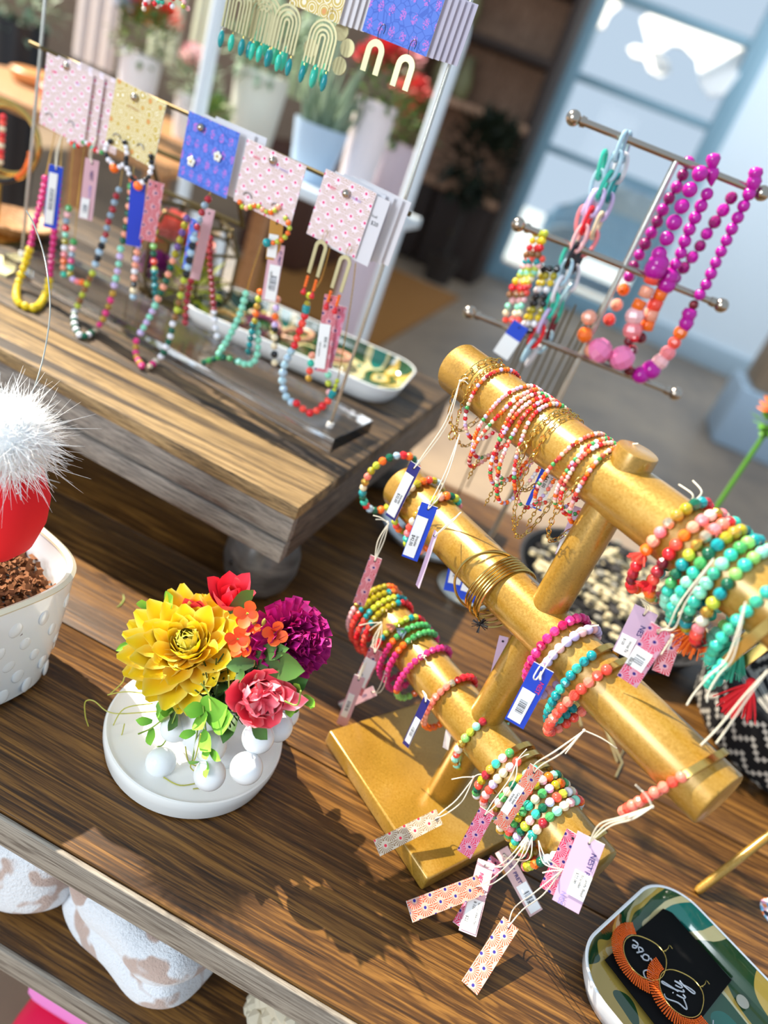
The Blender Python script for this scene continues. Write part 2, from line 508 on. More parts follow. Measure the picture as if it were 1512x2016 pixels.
def slab(bm, o, x, y, z, x0, x1, y0, y1, th, mf=0, mb=0, curve=0.0, chamfer=0.0, nseg=8):
    """thin card: local rectangle x0..x1, y0..y1, thickness th; UV in metres; gentle bow"""
    uvl = bm.loops.layers.uv.verify()
    def P(u, v, w):
        s = (u - x0) / (x1 - x0)
        return o + x * u + y * v + z * (w + curve * math.sin(s * PI))
    G = [[[bm.verts.new(P(x0 + (x1 - x0) * i / nseg, vv, ww)) for vv in (y0, y1)] for i in range(nseg + 1)] for ww in (th / 2, -th / 2)]
    def q(vs, uv, mi):
        f = bm.faces.new(vs); f.material_index = mi
        for l, t in zip(f.loops, uv): l[uvl].uv = t
    for i in range(nseg):
        a = x0 + (x1 - x0) * i / nseg; b = x0 + (x1 - x0) * (i + 1) / nseg
        A, B = G[0][i], G[0][i + 1]
        q((A[0], B[0], B[1], A[1]), ((a, y0), (b, y0), (b, y1), (a, y1)), mf)
        A2, B2 = G[1][i], G[1][i + 1]
        q((A2[1], B2[1], B2[0], A2[0]), ((a, y1), (b, y1), (b, y0), (a, y0)), mb)
        q((A[0], A2[0], B2[0], B[0]), ((0, 0),) * 4, mb)
        q((A[1], B[1], B2[1], A2[1]), ((0, 0),) * 4, mb)
    for i in (0, nseg):
        A, A2 = G[0][i], G[1][i]
        q((A[0], A[1], A2[1], A2[0]) if i == 0 else (A[0], A2[0], A2[1], A[1]), ((0, 0),) * 4, mb)

# ================================================================== THE ROOM
M_FLOOR = mat('polished_concrete_floor', hexc('8f7d69'), 0.45); n = NT(M_FLOOR)
v = n.coord('Object'); a = n.noise(v, 0.8, 5, 0.6); b = n.noise(v, 6, 5, 0.6)
n.col(n.ramp(n.math('ADD', n.math('MULTIPLY', a, .7), n.math('MULTIPLY', b, .3)), [(0.35, hexc('6f6358')), (0.5, hexc('8c7a68')), (0.65, hexc('a18c74'))]))
bm = bmesh.new(); box(bm, (-2, 3.5, -0.85), (22, 13, 0.1)); struct('floor', bm, M_FLOOR, smooth=False)
M_WALL = mat('pale_blue_white_wall', hexc('e3edf4'), 0.7)
M_FRAME = mat('grey_blue_window_frame', hexc('7d9fb0'), 0.5)
M_BROWNWALL = wood('brown_board_wall', hexc('6b5848'), hexc('97826e'), hexc('b5a08b'), 1.0, 0.6, (4, 4, .5))
YB = 8.5
bm = bmesh.new(); box(bm, (2.9, YB + .1, 1.4), (5.1, 0.2, 4.4)); struct('wall_back', bm, M_WALL, smooth=False)
bm = bmesh.new(); box(bm, (-6.7, YB + .1, 1.4), (10.9, 0.2, 4.4)); struct('wall_left', bm, M_BROWNWALL, smooth=False)
bm = bmesh.new(); box(bm, (-1, 7.0, 3.45), (16, 4.0, 0.1)); struct('sun_block_ceiling', bm, mat('white_sun_block_ceiling', hexc('dfe3e6'), .8), smooth=False)  # unseen partial slab added to keep sun off the back floor
# entrance door and windows: jambs, muntins and panes
bm = bmesh.new()
for x, wd in ((-1.17, 0.12), (0.30, 0.12)): box(bm, (x, YB, 1.4), (wd, 0.16, 4.4), bev=0.01)
for z in (-0.72, 0.56, 1.22, 1.92, 2.7): box(bm, (-0.43, YB, z), (1.4, 0.12, 0.075 if z > 0 else 0.2), bev=0.008)
wf = struct('window_1', bm, M_FRAME)
bm = bmesh.new(); box(bm, (-0.43, YB, 1.0), (1.4, 0.012, 3.6)); obj('pane', bm, M_GLASS, wf, smooth=False)
bm = bmesh.new(); box(bm, (0.38, YB - 0.02, 1.4), (0.10, 0.1, 4.4), bev=0.01); struct('trim_1', bm, mat('steel_blue_trim', hexc('8fb0c0'), .5))
bm = bmesh.new(); box(bm, (3.2, YB - 0.02, -0.68), (5.4, 0.05, 0.24), bev=0.01); struct('baseboard_back', bm, mat('dove_grey_baseboard', hexc('a9bcc8'), .6))
bm = bmesh.new(); box(bm, (-0.5, 14, -0.9), (14, 10.5, 0.1)); struct('ground_outside', bm, mat('pale_pavement', hexc('b9c3c8'), .8), smooth=False)
# seen through the panes: a blue parked car; white panels added and tilted to catch sun as bright patches
M_CAR = mat('blue_car_paint', hexc('7ea6c4'), 0.25, coat=.8)
car = empty('parked_car', (0.0, 11.5, -0.85), 'blue car parked outside the glass entrance', 'car')
bm = bmesh.new()
prof = [(-2.0, .35), (-2.0, .75), (-1.3, .9), (-.8, 1.35), (.6, 1.4), (1.2, .95), (2.0, .85), (2.05, .35)]
for s in (-.8, .8):
    pass
A = [bm.verts.new((x * .55, 10.8, z - .85)) for x, z in prof]; B = [bm.verts.new((x * .55, 12.2, z - .85)) for x, z in prof]
for i in range(len(prof)): j = (i + 1) % len(prof); bm.faces.new((A[i], A[j], B[j], B[i]))
bm.faces.new(A[::-1]); bm.faces.new(B)
bmesh.ops.bevel(bm, geom=list(bm.edges), offset=.08, segments=3, affect='EDGES')
obj('body', bm, M_CAR, car)
bm = bmesh.new(); box(bm, (-.05, 10.79, .3), (.75, .02, .32), bev=.005); obj('side_window', bm, mat('car_glass', hexc('9fb4c2'), .05), car)
for x in (-.72, .72):
    bm = bmesh.new(); cyl(bm, (x, 10.72, -.53), (x, 10.98, -.53), .32, 24, bev=.03); obj('wheel', bm, mat('tyre', hexc('6f8494'), .7), car)
M_GLARE = mat('white_glare_panel', hexc('ffffff'), .9)
GLAREN = V((-.50, -.62, .60)).normalized()
for pts, lb in ((((1262, 40), (1275, 30), (1310, 36), (1380, 62), (1440, 78), (1474, 92), (1478, 112), (1452, 150), (1425, 186), (1395, 190), (1378, 165), (1372, 120), (1345, 92), (1322, 88), (1300, 104), (1278, 100)), 'largest added white panel outside, catching sun as a bright patch in the upper panes'),
        (((1236, 96), (1250, 90), (1290, 100), (1318, 122), (1320, 142), (1300, 152), (1278, 140), (1270, 118), (1245, 112)), 'small added white panel outside, catching sun below the largest one'),
        (((1165, -20), (1228, -10), (1222, 12), (1200, 30), (1188, 56), (1172, 56), (1163, 30)), 'added white panel outside, catching sun at the left edge of the glass entrance')):
    p0 = PY(pts[0][0], pts[0][1], 9.6); bm = bmesh.new()
    q = [PP(a, b, p0, GLAREN) for a, b in pts]
    A = [bm.verts.new(x + GLAREN * .01) for x in q]; B = [bm.verts.new(x - GLAREN * .01) for x in q]
    bm.faces.new(A); bm.faces.new(B[::-1])
    for k in range(len(q)): k2 = (k + 1) % len(q); bm.faces.new((A[k], B[k], B[k2], A[k2]))
    bmesh.ops.recalc_face_normals(bm, faces=bm.faces)
    o = obj('glare_panel', bm, M_GLARE, smooth=False); tag(o, lb, 'awning')

# tall brown hutch left of the entrance
M_HUTCH = wood('pinkish_brown_hutch_wood', hexc('6a4a36'), hexc('a37c60'), hexc('c19c80'), .6, .6, (3, 3, .5))
M_DARKW = mat('dark_brown_board', hexc('2c1e17'), .7)  # darker brown for the doors, right side and upper shelves
hut = empty('hutch', (-1.75, 7.7, -0.8), 'tall brown wooden hutch standing left of the glass entrance', 'cabinet')
bm = bmesh.new(); box(bm, (-1.8, 7.95, 0.7), (1.25, .06, 3.0)); obj('back_panel', bm, M_HUTCH, hut, smooth=False)
for x in (-2.4, -1.2):
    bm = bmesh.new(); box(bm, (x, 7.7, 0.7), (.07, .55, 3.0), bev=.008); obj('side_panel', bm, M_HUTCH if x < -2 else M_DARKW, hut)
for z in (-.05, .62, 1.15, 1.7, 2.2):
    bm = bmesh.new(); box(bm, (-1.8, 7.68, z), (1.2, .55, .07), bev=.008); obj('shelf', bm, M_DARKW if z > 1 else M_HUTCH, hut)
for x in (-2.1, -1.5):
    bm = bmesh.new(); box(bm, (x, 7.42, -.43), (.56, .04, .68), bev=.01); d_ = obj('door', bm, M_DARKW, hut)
    bm = bmesh.new(); ball(bm, (x * .96 - .08, 7.38, -.4), .02); obj('knob', bm, M_OLDBRASS, d_)
for x, z, h_ in ((-2.15, .7, .42), (-1.95, .7, .34), (-2.1, 1.22, .4)):
    o_ = bmesh.new(); lathe(o_, [(0, 0), (.07, .01), (.09, h_ * .4), (.05, h_ * .8), (.06, h_), (0, h_ - .02)], (x, 7.6, z - .04), 20)
    q = obj('vase', o_, mat('olive_vase', hexc('6d6a45'), .4), None, base=True); tag(q, {(-2.15, .7): 'taller olive green vase on the middle shelf of the hutch', (-1.95, .7): 'shorter olive green vase on the middle shelf of the hutch', (-2.1, 1.22): 'olive green vase on the upper shelf of the hutch'}[(x, z)], 'vase')
def leafblob(bm, c, R, nleaf, L, W, seed, flat=1.0, mi=0):
    rnd = random.Random(seed)
    for _ in range(nleaf):
        d = V((rnd.gauss(0, 1), rnd.gauss(0, 1), rnd.gauss(0, 1) * flat)).normalized()
        p = V(c) + d * R * rnd.uniform(.5, 1)
        x, y, z = frame((d + V((rnd.uniform(-.6, .6), rnd.uniform(-.6, .6), rnd.uniform(-.2, .8)))))
        l = L * rnd.uniform(.7, 1.2)
        vs = [bm.verts.new(p), bm.verts.new(p + z * l * .5 + x * W + y * W * .2), bm.verts.new(p + z * l), bm.verts.new(p + z * l * .5 - x * W + y * W * .2)]
        f = bm.faces.new(vs); f.material_index = mi
bm = bmesh.new()
lathe(bm, [(0, 0), (.12, 0), (.16, .25), (.14, .25), (0, .22)], (-1.42, 7.0, -.8), 20, mi=1)
tube(bm, [(-1.42, 7.0, -.6), (-1.40, 7.0, -.1), (-1.42, 7.02, .3)], .025, 8, mi=1)
leafblob(bm, (-1.42, 7.0, .3), .34, 500, .14, .035, 3, 1.6)
o = obj('potted_shrub', bm, [mat('very_dark_green_leaf', hexc('14200f'), .6), mat('dark_pot', hexc('2a211b'), .6)], None, base=True)
tag(o, 'dark green bushy plant on the floor in front of the hutch', 'plant')
bm = bmesh.new(); box(bm, (-1.75, 5.55, -.79), (1.3, 2.3, .02), bev=.005)
o = obj('rug', bm, mat('amber_brown_rug', hexc('8a5a22'), .9)); tag(o, 'amber brown rug on the floor before the hutch', 'rug')
bm = bmesh.new(); box(bm, (-2.3, 5.6, -.385), (.5, .9, .78), bev=.02)
o = obj('wooden_crate', bm, mat('dark_reddish_wood', hexc('4a2a1c'), .6)); tag(o, 'dark reddish wooden chest on the floor near the hutch', 'chest')
bm = bmesh.new(); box(bm, (1.62, 6.0, -.15), (.7, .5, .42), bev=.03)
o = obj('cardboard_box', bm, mat('tan_cardboard', hexc('a08a72'), .8)); tag(o, 'tan box on a pale stand near the white wall', 'box')
bm = bmesh.new(); box(bm, (1.65, 6.0, -.58), (.9, .6, .44), bev=.02)
o = obj('display_plinth', bm, mat('pale_blue_stand', hexc('b5cadb'), .7)); tag(o, 'low pale blue stand by the white wall', 'stand')

# ------------------------------------------------------------------ white frame rack and the far display, behind the riser
M_WPAINT = mat('white_painted_metal', hexc('e3ecf2'), .35)
YR = 2.2
rack = empty('display_rack', (-1.0, YR, -.8), 'white rounded frame rack standing behind the riser', 'rack')
bm = bmesh.new()
pts = [(-.607, YR, -.8), (-.607, YR, .76)] + [(-.607 - .09 * (1 - math.cos(a)), YR, .76 + .09 * math.sin(a)) for a in [PI * k / 12 for k in range(1, 7)]]
pts += [(-1.21, YR, .85)] + [(-1.21 - .09 * math.sin(a), YR, .76 + .09 * math.cos(a)) for a in [PI * k / 12 for k in range(1, 7)]] + [(-1.30, YR, -.8)]
tube(bm, pts, .021, 12); obj('frame', bm, M_WPAINT, rack)
for z in (.262, -.3):
    bm = bmesh.new(); box(bm, (-.955, YR + .13, z), (.67, .34, .035), bev=.006); obj('shelf', bm, M_WPAINT, rack)
# pale blue planter with tall succulent on the shelf
pl = empty('potted_succulent', (-.945, YR + .08, .28), 'pale blue planter of tall green succulents on the white rack', 'plant')
bm = bmesh.new(); lathe(bm, [(0, 0), (.05, 0), (.066, .05), (.083, .16), (.078, .16), (.06, .12), (0, .12)], (-.945, YR + .08, .28), 32); obj('planter', bm, mat('pale_blue_glaze', hexc('b7cfe6'), .3), pl)
bm = bmesh.new(); rnd = random.Random(5)
for k in range(26):
    a = rnd.uniform(0, 2 * PI); r_ = rnd.uniform(.01, .05); h_ = rnd.uniform(.1, .24)
    p0 = V((-.945 + r_ * math.cos(a), YR + .08 + r_ * math.sin(a), .40))
    tube(bm, [p0, p0 + V((math.cos(a) * .02, math.sin(a) * .02, h_ * .5)), p0 + V((math.cos(a) * .05, math.sin(a) * .05, h_))], [.009, .011, .001], 6)
obj('leaves', bm, mat('sage_green_succulent', hexc('7d9077'), .5), pl)
# far display table
M_FT = wood('orange_brown_table', hexc('7c5230'), hexc('b98452'), hexc('d3a677'), 1, .5, (1, 6, 6))
ft = empty('side_table', (-1.55, 2.35, -.8), 'orange brown wooden display table far behind the riser', 'table')
bm = bmesh.new(); box(bm, (-1.86, 2.6, .16), (1.04, .9, .04), bev=.005); obj('tabletop', bm, M_FT, ft)
for sx in (-2.3, -1.4):
    for sy in (2.2, 3.0):
        bm = bmesh.new(); box(bm, (sx, sy, -.33), (.06, .06, .94), bev=.004); obj('leg', bm, M_FT, ft)
def bloom(bm, c, R, npet, seed, mi=0, elong=1.0):
    rnd = random.Random(seed)
    for k in range(npet):
        g = k * 2.39996; u = (k + .5) / npet
        pol = math.acos(1 - u * 1.25)
        d = V((math.sin(pol) * math.cos(g), math.sin(pol) * math.sin(g) , math.cos(pol) * elong))
        t = d.cross(V((0, 0, 1))); t = t.normalized() if t.length > 1e-4 else V((1, 0, 0))
        p = V(c) + d * R * .35; q = V(c) + d * R; wv = R * .28
        m_ = (p + q) / 2 + d.cross(t) * R * .08
        vs = [bm.verts.new(x) for x in (p, m_ + t * wv, q + t * wv * .5, q - t * wv * .5, m_ - t * wv)]
        f = bm.faces.new(vs); f.material_index = mi
M_LEAF = mat('mid_green_leaf', hexc('5d7a3e'), .5); M_SAGE = mat('sage_leaf', hexc('9db59a'), .6)
def bouquet(pxpy, y, R, cols, label, seed, potcol='e8edf2', rest=.18):
    c = PY(pxpy[0], pxpy[1], y); rnd = random.Random(seed); ph = c.z - R * .5 - rest
    e_ = empty('flower_pot', c - V((0, 0, ph + R * .5)), label, 'flowers')
    bm = bmesh.new(); lathe(bm, [(0, 0), (R * .5, 0), (R * .65, ph), (R * .6, ph), (0, ph * .9)], c - V((0, 0, ph + R * .5)), 28); obj('pot', bm, mat('pot_' + potcol, hexc(potcol), .3), e_)
    bm = bmesh.new(); leafblob(bm, c, R * .9, 260, R * .4, R * .09, seed); obj('leaves', bm, M_LEAF if seed % 2 else M_SAGE, e_)
    for i, cl in enumerate(cols):
        a = i * 2.4; d = V((math.cos(a) * .75, math.sin(a) * .5, rnd.uniform(-.2, .6))) * R * (.9 if i else 0)
        bm = bmesh.new(); bloom(bm, c + d + V((0, 0, R * .4)), R * .55, 30, seed + i); obj('bloom', bm, mat('bloom_' + cl, hexc(cl), .6), e_)
bouquet((285, 70), 2.55, .11, ['f0992a', 'e8c62e', 'c92a63', 'e04a3a', '7aa0c4'], 'pot of orange, yellow and magenta flowers behind the leftmost cards', 11)
bouquet((385, 160), 2.72, .095, ['f58ca4', 'f7b3bd', 'f3d6d6'], 'pot of soft pink flowers on the orange brown table', 12)
bouquet((755, 165), 2.40, .10, ['e2555a', 'e87a84', 'd23c40', 'eda0a8', 'e2555a'], 'pot of red and rose flowers inside the white rack', 13, 'ecdfe0', .28)
bouquet((530, 95), 2.9, .16, ['c9d3b4', 'dfe6cc'], 'leafy sage green plant with pale blooms behind the upper earrings', 14, 'dfe6dc')
bouquet((420, 235), 2.42, .075, ['8fa05a', 'cfae4b'], 'mossy olive and mustard plant left of the blue planter', 15, 'd8c9a9')
bouquet((800, 250), 2.9, .12, ['e2685a', 'eb8f85', 'd94f4a'], 'pot of coral red flowers at the rack post', 17, 'd8c8d4', -.8)
bouquet((45, 0), 3.2, .17, ['2e3440', '3a414a'], 'dark grey foliage plant in the far left corner', 16, '22252b', -.8)
for (px, py), sz, cl, lb in (((190, 50), (.20, .02, .30), 'efeaea', 'white patterned tea towel hanging at the far left'), ((330, 30), (.14, .02, .34), 'dfe6d6', 'pale green towel hanging behind the upper left earrings'), ((410, 30), (.12, .02, .36), 'e9ecdf', 'cream ribbed towel hanging behind the arch earrings'), ((620, 120), (.18, .02, .3), 'c8d8bf', 'light green towel hanging behind the teal drops')):
    c = PY(px, py, 3.1); bm = bmesh.new()
    vs = []
    for i in range(13):
        vs.append([bm.verts.new(c + V(((i / 12 - .5) * sz[0], math.sin(i * 1.6) * .012, zz * sz[2]))) for zz in (-.5, .5)])
    for i in range(12): bm.faces.new((vs[i][0], vs[i + 1][0], vs[i + 1][1], vs[i][1]))
    bmesh.ops.solidify(bm, geom=list(bm.faces), thickness=.006)
    o = obj('hanging_towel', bm, mat('towel_' + cl, hexc(cl), .9)); tag(o, lb, 'towel')
bm = bmesh.new(); bar_a = PY(60, -60, 3.1); bar_b = PY(760, 90, 3.1); bar_a.z = bar_b.z = PY(410, 30, 3.1).z + .19
cyl(bm, bar_a, bar_b, .012, 12); o = obj('hanging_rail', bm, M_WPAINT); tag(o, 'white rail carrying towels far behind the earrings', 'rail')
for (px, py), y, cl, lb, r_ in (((130, 225), 2.4, 'e98468', 'coral round tin lid on the side table behind the leftmost card', .075), ((75, 215), 2.5, 'e0995c', 'orange round dish on the side table', .08)):
    c = PY(px, py - 90, y); c.z = .19; bm = bmesh.new(); lathe(bm, [(0, 0), (r_, 0), (r_ * 1.1, .03), (r_, .035), (0, .02)], c, 28)
    o = obj('round_dish', bm, mat('dish_' + cl, hexc(cl), .4)); tag(o, lb, 'dish')

# ================================================================== THE DISPLAY TABLE
tb = empty('display_table', (0, .83, -.8), 'long stained wooden display table carrying everything in front', 'table')
bm = bmesh.new(); NP = 5
ys = [0.347, 0.56, 0.76, 0.95, 1.14, 1.335]
for k in range(NP):
    box(bm, (0, (ys[k] + ys[k + 1]) / 2, -.02), (2.8, ys[k + 1] - ys[k] - .0012, .04), bev=.0022)
top = obj('tabletop', bm, M_TABLE, tb)
bm = bmesh.new(); box(bm, (0, .3445, -.021), (2.8, .005, .036), bev=.0015); obj('front_edge', bm, M_TEDGE, tb)
bm = bmesh.new(); box(bm, (0, .80, -.27), (2.8, .86, .036), bev=.003); sh = obj('shelf', bm, M_TABLE, tb)
bm = bmesh.new(); box(bm, (0, .3675, -.27), (2.8, .006, .037), bev=.0015); obj('front_edge', bm, M_TEDGE, tb)
for x in (-1.3, 1.3):
    for y in (.45, 1.25):
        bm = bmesh.new(); box(bm, (x, y, -.42), (.09, .09, .76), bev=.006); obj('leg', bm, M_TABLE, tb)

# ------------------------------------------------------------------ riser of weathered planks on bun feet
RC = V((-.193, .679, 0)); RA = math.radians(-3.4)
rx = V((math.cos(RA), math.sin(RA), 0)); ry = V((-rx.y, rx.x, 0))
RLX, RLY = 0.86, 0.60
def rp(a, b, z): return RC - rx * a + ry * b + V((0, 0, z))     # a = distance left of the front right corner
rs = empty('wooden_riser', rp(RLX / 2, RLY / 2, 0), 'weathered plank riser on round feet under the card stand', 'riser')
bedges = [0, .105, .215, .33, .45, .60]
for k in range(5):
    bm = bmesh.new(); c = rp(RLX / 2, (bedges[k] + bedges[k + 1]) / 2, .2 - .009)
    box(bm, c, (RLX, bedges[k + 1] - bedges[k] - .0015, .018), RA, bev=.0016)
    obj('top_plank', bm, M_PTOP if k == 0 else M_PTOP2, rs)
for (z0, z1, dy) in ((.1475, .1815, .004), (.12, .1465, .0)):
    bm = bmesh.new(); box(bm, rp(RLX / 2, .008 + dy, (z0 + z1) / 2), (RLX - .004, .016, z1 - z0), RA, bev=.0018); obj('front_plank', bm, M_PSIDE, rs)
bm = bmesh.new(); box(bm, rp(.009, RLY / 2 + .005, .151), (.016, RLY - .02, .061), RA, bev=.002); obj('end_plank', bm, M_PEND, rs)
bm = bmesh.new(); box(bm, rp(RLX - .009, RLY / 2 + .005, .151), (.016, RLY - .02, .061), RA, bev=.002); obj('end_plank', bm, M_PEND, rs)
bm = bmesh.new(); box(bm, rp(RLX / 2, RLY - .012, .151), (RLX - .04, .016, .061), RA, bev=.002); obj('back_plank', bm, M_PSIDE, rs)
bm = bmesh.new(); box(bm, rp(RLX / 2, RLY / 2, .124), (RLX - .04, RLY - .05, .008), RA); obj('underside', bm, M_PEND, rs, smooth=False)
for a_, b_ in ((.058, .088), (RLX - .058, .088), (.058, RLY - .08), (RLX - .058, RLY - .08)):
    bm = bmesh.new()
    lathe(bm, [(0, 0), (.022, 0), (.030, .004), (.044, .022), (.050, .045), (.049, .066), (.040, .090), (.030, .1), (.030, .1195), (0, .1195)], rp(a_, b_, 0), 40)
    f_ = obj('foot', bm, M_FOOT, rs)
    bm = bmesh.new(); c = rp(a_, b_, .048) + V((-.022, -.044, .006)); ball(bm, c, .004, 2, scale=(1, .5, 1.3)); obj('knot', bm, mat('dark_knot', hexc('231e1b'), .5), f_)

# ------------------------------------------------------------------ gold bracelet stand
PX, PYY = .081, .586
BA = math.radians(-35.2)
bx = V((math.cos(BA), math.sin(BA), 0)); bs = V((math.sin(BA), -math.cos(BA), 0)) # bs points to the camera side
BR = .0255; UP = V((0, 0, 1))
class Bar:
    def __init__(s, z, l, r): s.z = z; s.l = l; s.r = r; s.c = V((PX, PYY, z))
    def at(s, t): return s.c + bx * t
    def t_top(s, px, py):
        p = PZ(px, py, s.z + BR); return (p - s.c).dot(bx)
    def pt(s, px, py, off): return PP(px, py, s.c + bs * off, bs)
B0 = Bar(.118, -.197, .163); B1 = Bar(.262, -.222, .198); B2 = Bar(.409, -.212, .215)
gs = empty('bracelet_stand', (PX, PYY, 0), 'gold painted three bar bracelet stand loaded with bracelets', 'jewellery stand')
bm = bmesh.new(); box(bm, V((PX, PYY + .035, .0105)) + bx * .0, (.185, .215, .019), BA, bev=.0025, seg=3); obj('base', bm, M_GOLDP, gs)
bm = bmesh.new(); cyl(bm, (PX, PYY, .019), (PX, PYY, .437), .0165, 40, bev=.0012); obj('post', bm, M_GOLDP, gs)
bm = bmesh.new(); cyl(bm, (PX, PYY, .405), (PX, PYY, .4445), .0172, 40, bev=.0015); obj('post_cap', bm, M_GOLDP, gs)
for B in (B0, B1, B2):
    bm = bmesh.new(); cyl(bm, B.at(B.l), B.at(B.r), BR, 64, bev=.0022); obj('bar', bm, M_GOLDP, gs)

# ------------------------------------------------------------------ embossed white pot with the red and white ornament
pc = V((-.412, .447, 0)); PR = math.radians(-15)
pp = empty('embossed_pot', pc, 'white embossed ceramic pot of shredded brown paper at the left edge', 'pot')
bm = bmesh.new(); R0 = .083
prof = [(0, 0), (.064, 0), (.070, .004), (.0745, .035), (.079, .07), (.0815, .10), (.083, .13), (.0835, .138)]
lathe(bm, prof, pc, 96, sq=3.2, rot=PR)
lathe(bm, [(.077, .138), (.073, .11), (.068, .04), (0, .035)], pc, 96, sq=3.2, rot=PR)
obj('pot_wall', bm, M_WHITEC, pp)
bm = bmesh.new(); lathe(bm, [(.0832, .1365), (.0842, .1395), (.081, .1425), (.0772, .140), (.0766, .1375)], pc, 96, sq=3.2, rot=PR); obj('rim', bm, M_POTRIM, pp)
rnd = random.Random(2)
bm = bmesh.new()
for row in range(5):
    z = .018 + row * .0235
    for k in range(18):
        a = 2 * PI * (k + .5 * (row % 2)) / 18
        r_ = .0712 + (z / .13) * .0118
        f_ = (abs(math.cos(a)) ** 3.2 + abs(math.sin(a)) ** 3.2) ** (-1 / 3.2)
        c = pc + V((r_ * f_ * math.cos(a + PR), r_ * f_ * math.sin(a + PR), z))
        q = bmesh.ops.create_icosphere(bm, subdivisions=3, radius=.0085)
        M = Matrix.Translation(c) @ Matrix.Rotation(a + PR, 4, 'Z') @ Matrix.Diagonal((.26, .85, 1.15, 1))
        bmesh.ops.transform(bm, matrix=M, verts=q['verts'])
obj('embossed_drops', bm, M_WHITEC, pp)
bm = bmesh.new()
for _ in range(900):
    a = rnd.uniform(0, 2 * PI); r_ = .074 * math.sqrt(rnd.random())
    c = pc + V((r_ * math.cos(a), r_ * math.sin(a), .096 + rnd.uniform(0, .016) + .012 * (1 - r_ / .074)))
    d = V((rnd.uniform(-1, 1), rnd.uniform(-1, 1), rnd.uniform(-.5, .5))).normalized(); x, y, z = frame(d)
    w2 = .0022; p = c; prev = None
    for s in range(5):
        A_ = bm.verts.new(p + x * w2); B_ = bm.verts.new(p - x * w2)
        if prev: bm.faces.new((prev[0], prev[1], B_, A_))
        prev = (A_, B_)
        p = p + (d * .004 + (y if s % 2 else -y) * .0026)
o = obj('shredded_paper', bm, mat('kraft_paper_shred', hexc('80502c'), .8), smooth=False); tag(o, 'crinkled brown shredded paper filling the white embossed pot', 'paper', kind='stuff')
# ornament
hc = PY(2, 990, .46)
hat = empty('santa_ornament', (hc.x, hc.y, .1), 'red felt santa hat ornament with white fur pompom in the pot', 'ornament')
bm = bmesh.new()
lathe(bm, [(0, -.052), (.018, -.046), (.032, -.03), (.040, -.005), (.041, .018), (.034, .04), (.018, .054), (0, .058)], hc + V((-.002, 0, -.008)), 40)
obj('hat', bm, mat('bright_red_felt', hexc('e00f1c'), .8), hat)
fc = PY(18, 862, .455)
M_FUR = mat('white_fur', hexc('fbfbfa'), .9, sss=.2)
bm = bmesh.new(); ball(bm, fc, .027, 3)
rnd = random.Random(4)
for _ in range(2600):
    d = V((rnd.gauss(0, 1), rnd.gauss(0, 1), rnd.gauss(0, 1))).normalized()
    L = rnd.uniform(.010, .020) if rnd.random() < .85 else rnd.uniform(.02, .034)
    side = V((rnd.gauss(0, 1), rnd.gauss(0, 1), rnd.gauss(0, 1) - .3)) * .35
    p0 = fc + d * .025; p1 = p0 + (d + side * .4) * L * .5; p2 = p1 + (d + side * 1.3) * L * .5
    tube(bm, [p0, p1, p2], [.00042, .0003, .00006], 3, caps=False)
obj('pompom', bm, M_FUR, hat)
bm = bmesh.new()
for dx, dz, m_ in ((.028, .02, 0), (.036, .004, 0), (.024, -.018, 0)):
    tube(bm, [fc + V((.01, -.005, 0)), fc + V((dx * 1.25, -.02, dz)), fc + V((dx * 1.75, -.03, dz * 1.5))], .00035, 4)
    for s in (1.3, 1.5): ball(bm, fc + V((dx * s, -.021 * s * .9, dz * s * .9)), .0009, 1)
obj('tinsel', bm, mat('silver_tinsel', hexc('e9edf0'), .15, .9), hat)
bm = bmesh.new()
wpts = [PY(52, 800, .50), PY(72, 750, .52), PY(88, 690, .545), PY(98, 620, .57), PY(96, 560, .59), PY(86, 500, .60), PY(68, 445, .61), PY(52, 415, .615)]
tube(bm, smooth(wpts, 8), .00075, 8); obj('wire', bm, M_CHROME, hat)

# ------------------------------------------------------------------ round stand with the bubble pot of flowers
qc = V((-.170, .497, 0))
bm = bmesh.new()
lathe(bm, [(0, 0), (.078, 0), (.084, .003), (.0875, .018), (.088, .026), (.0872, .0285), (.0855, .0290), (.083, .0272), (.080, .0262), (0, .0256)], qc, 96)
o = obj('round_stand', bm, M_MARBLE, base=True); tag(o, 'round white marble stand under the flower pot on the table', 'stand')
fp = empty('flower_arrangement', qc + V((.02, .0, .0256)), 'artificial yellow, coral and magenta flowers in a white bubble pot', 'flowers')
pb = V((-.148, .497, .0256))
bm = bmesh.new()
lathe(bm, [(0, 0), (.030, 0), (.038, .006), (.047, .028), (.048, .05), (.042, .068), (.034, .078), (.031, .078), (.030, .07), (0, .066)], pb, 56)
po = obj('pot', bm, M_WHITEC, fp)
for (px, py, yy) in ((317, 1500, .442), (485, 1512, .428), (508, 1452, .447), (546, 1430, .475), (413, 1525, .425), (345, 1432, .458), (292, 1412, .50), (415, 1470, .44), (560, 1405, .51)):
    bm = bmesh.new(); ball(bm, PY(px, py, yy), .0142, 4); obj('bubble', bm, M_WHITEC, po)

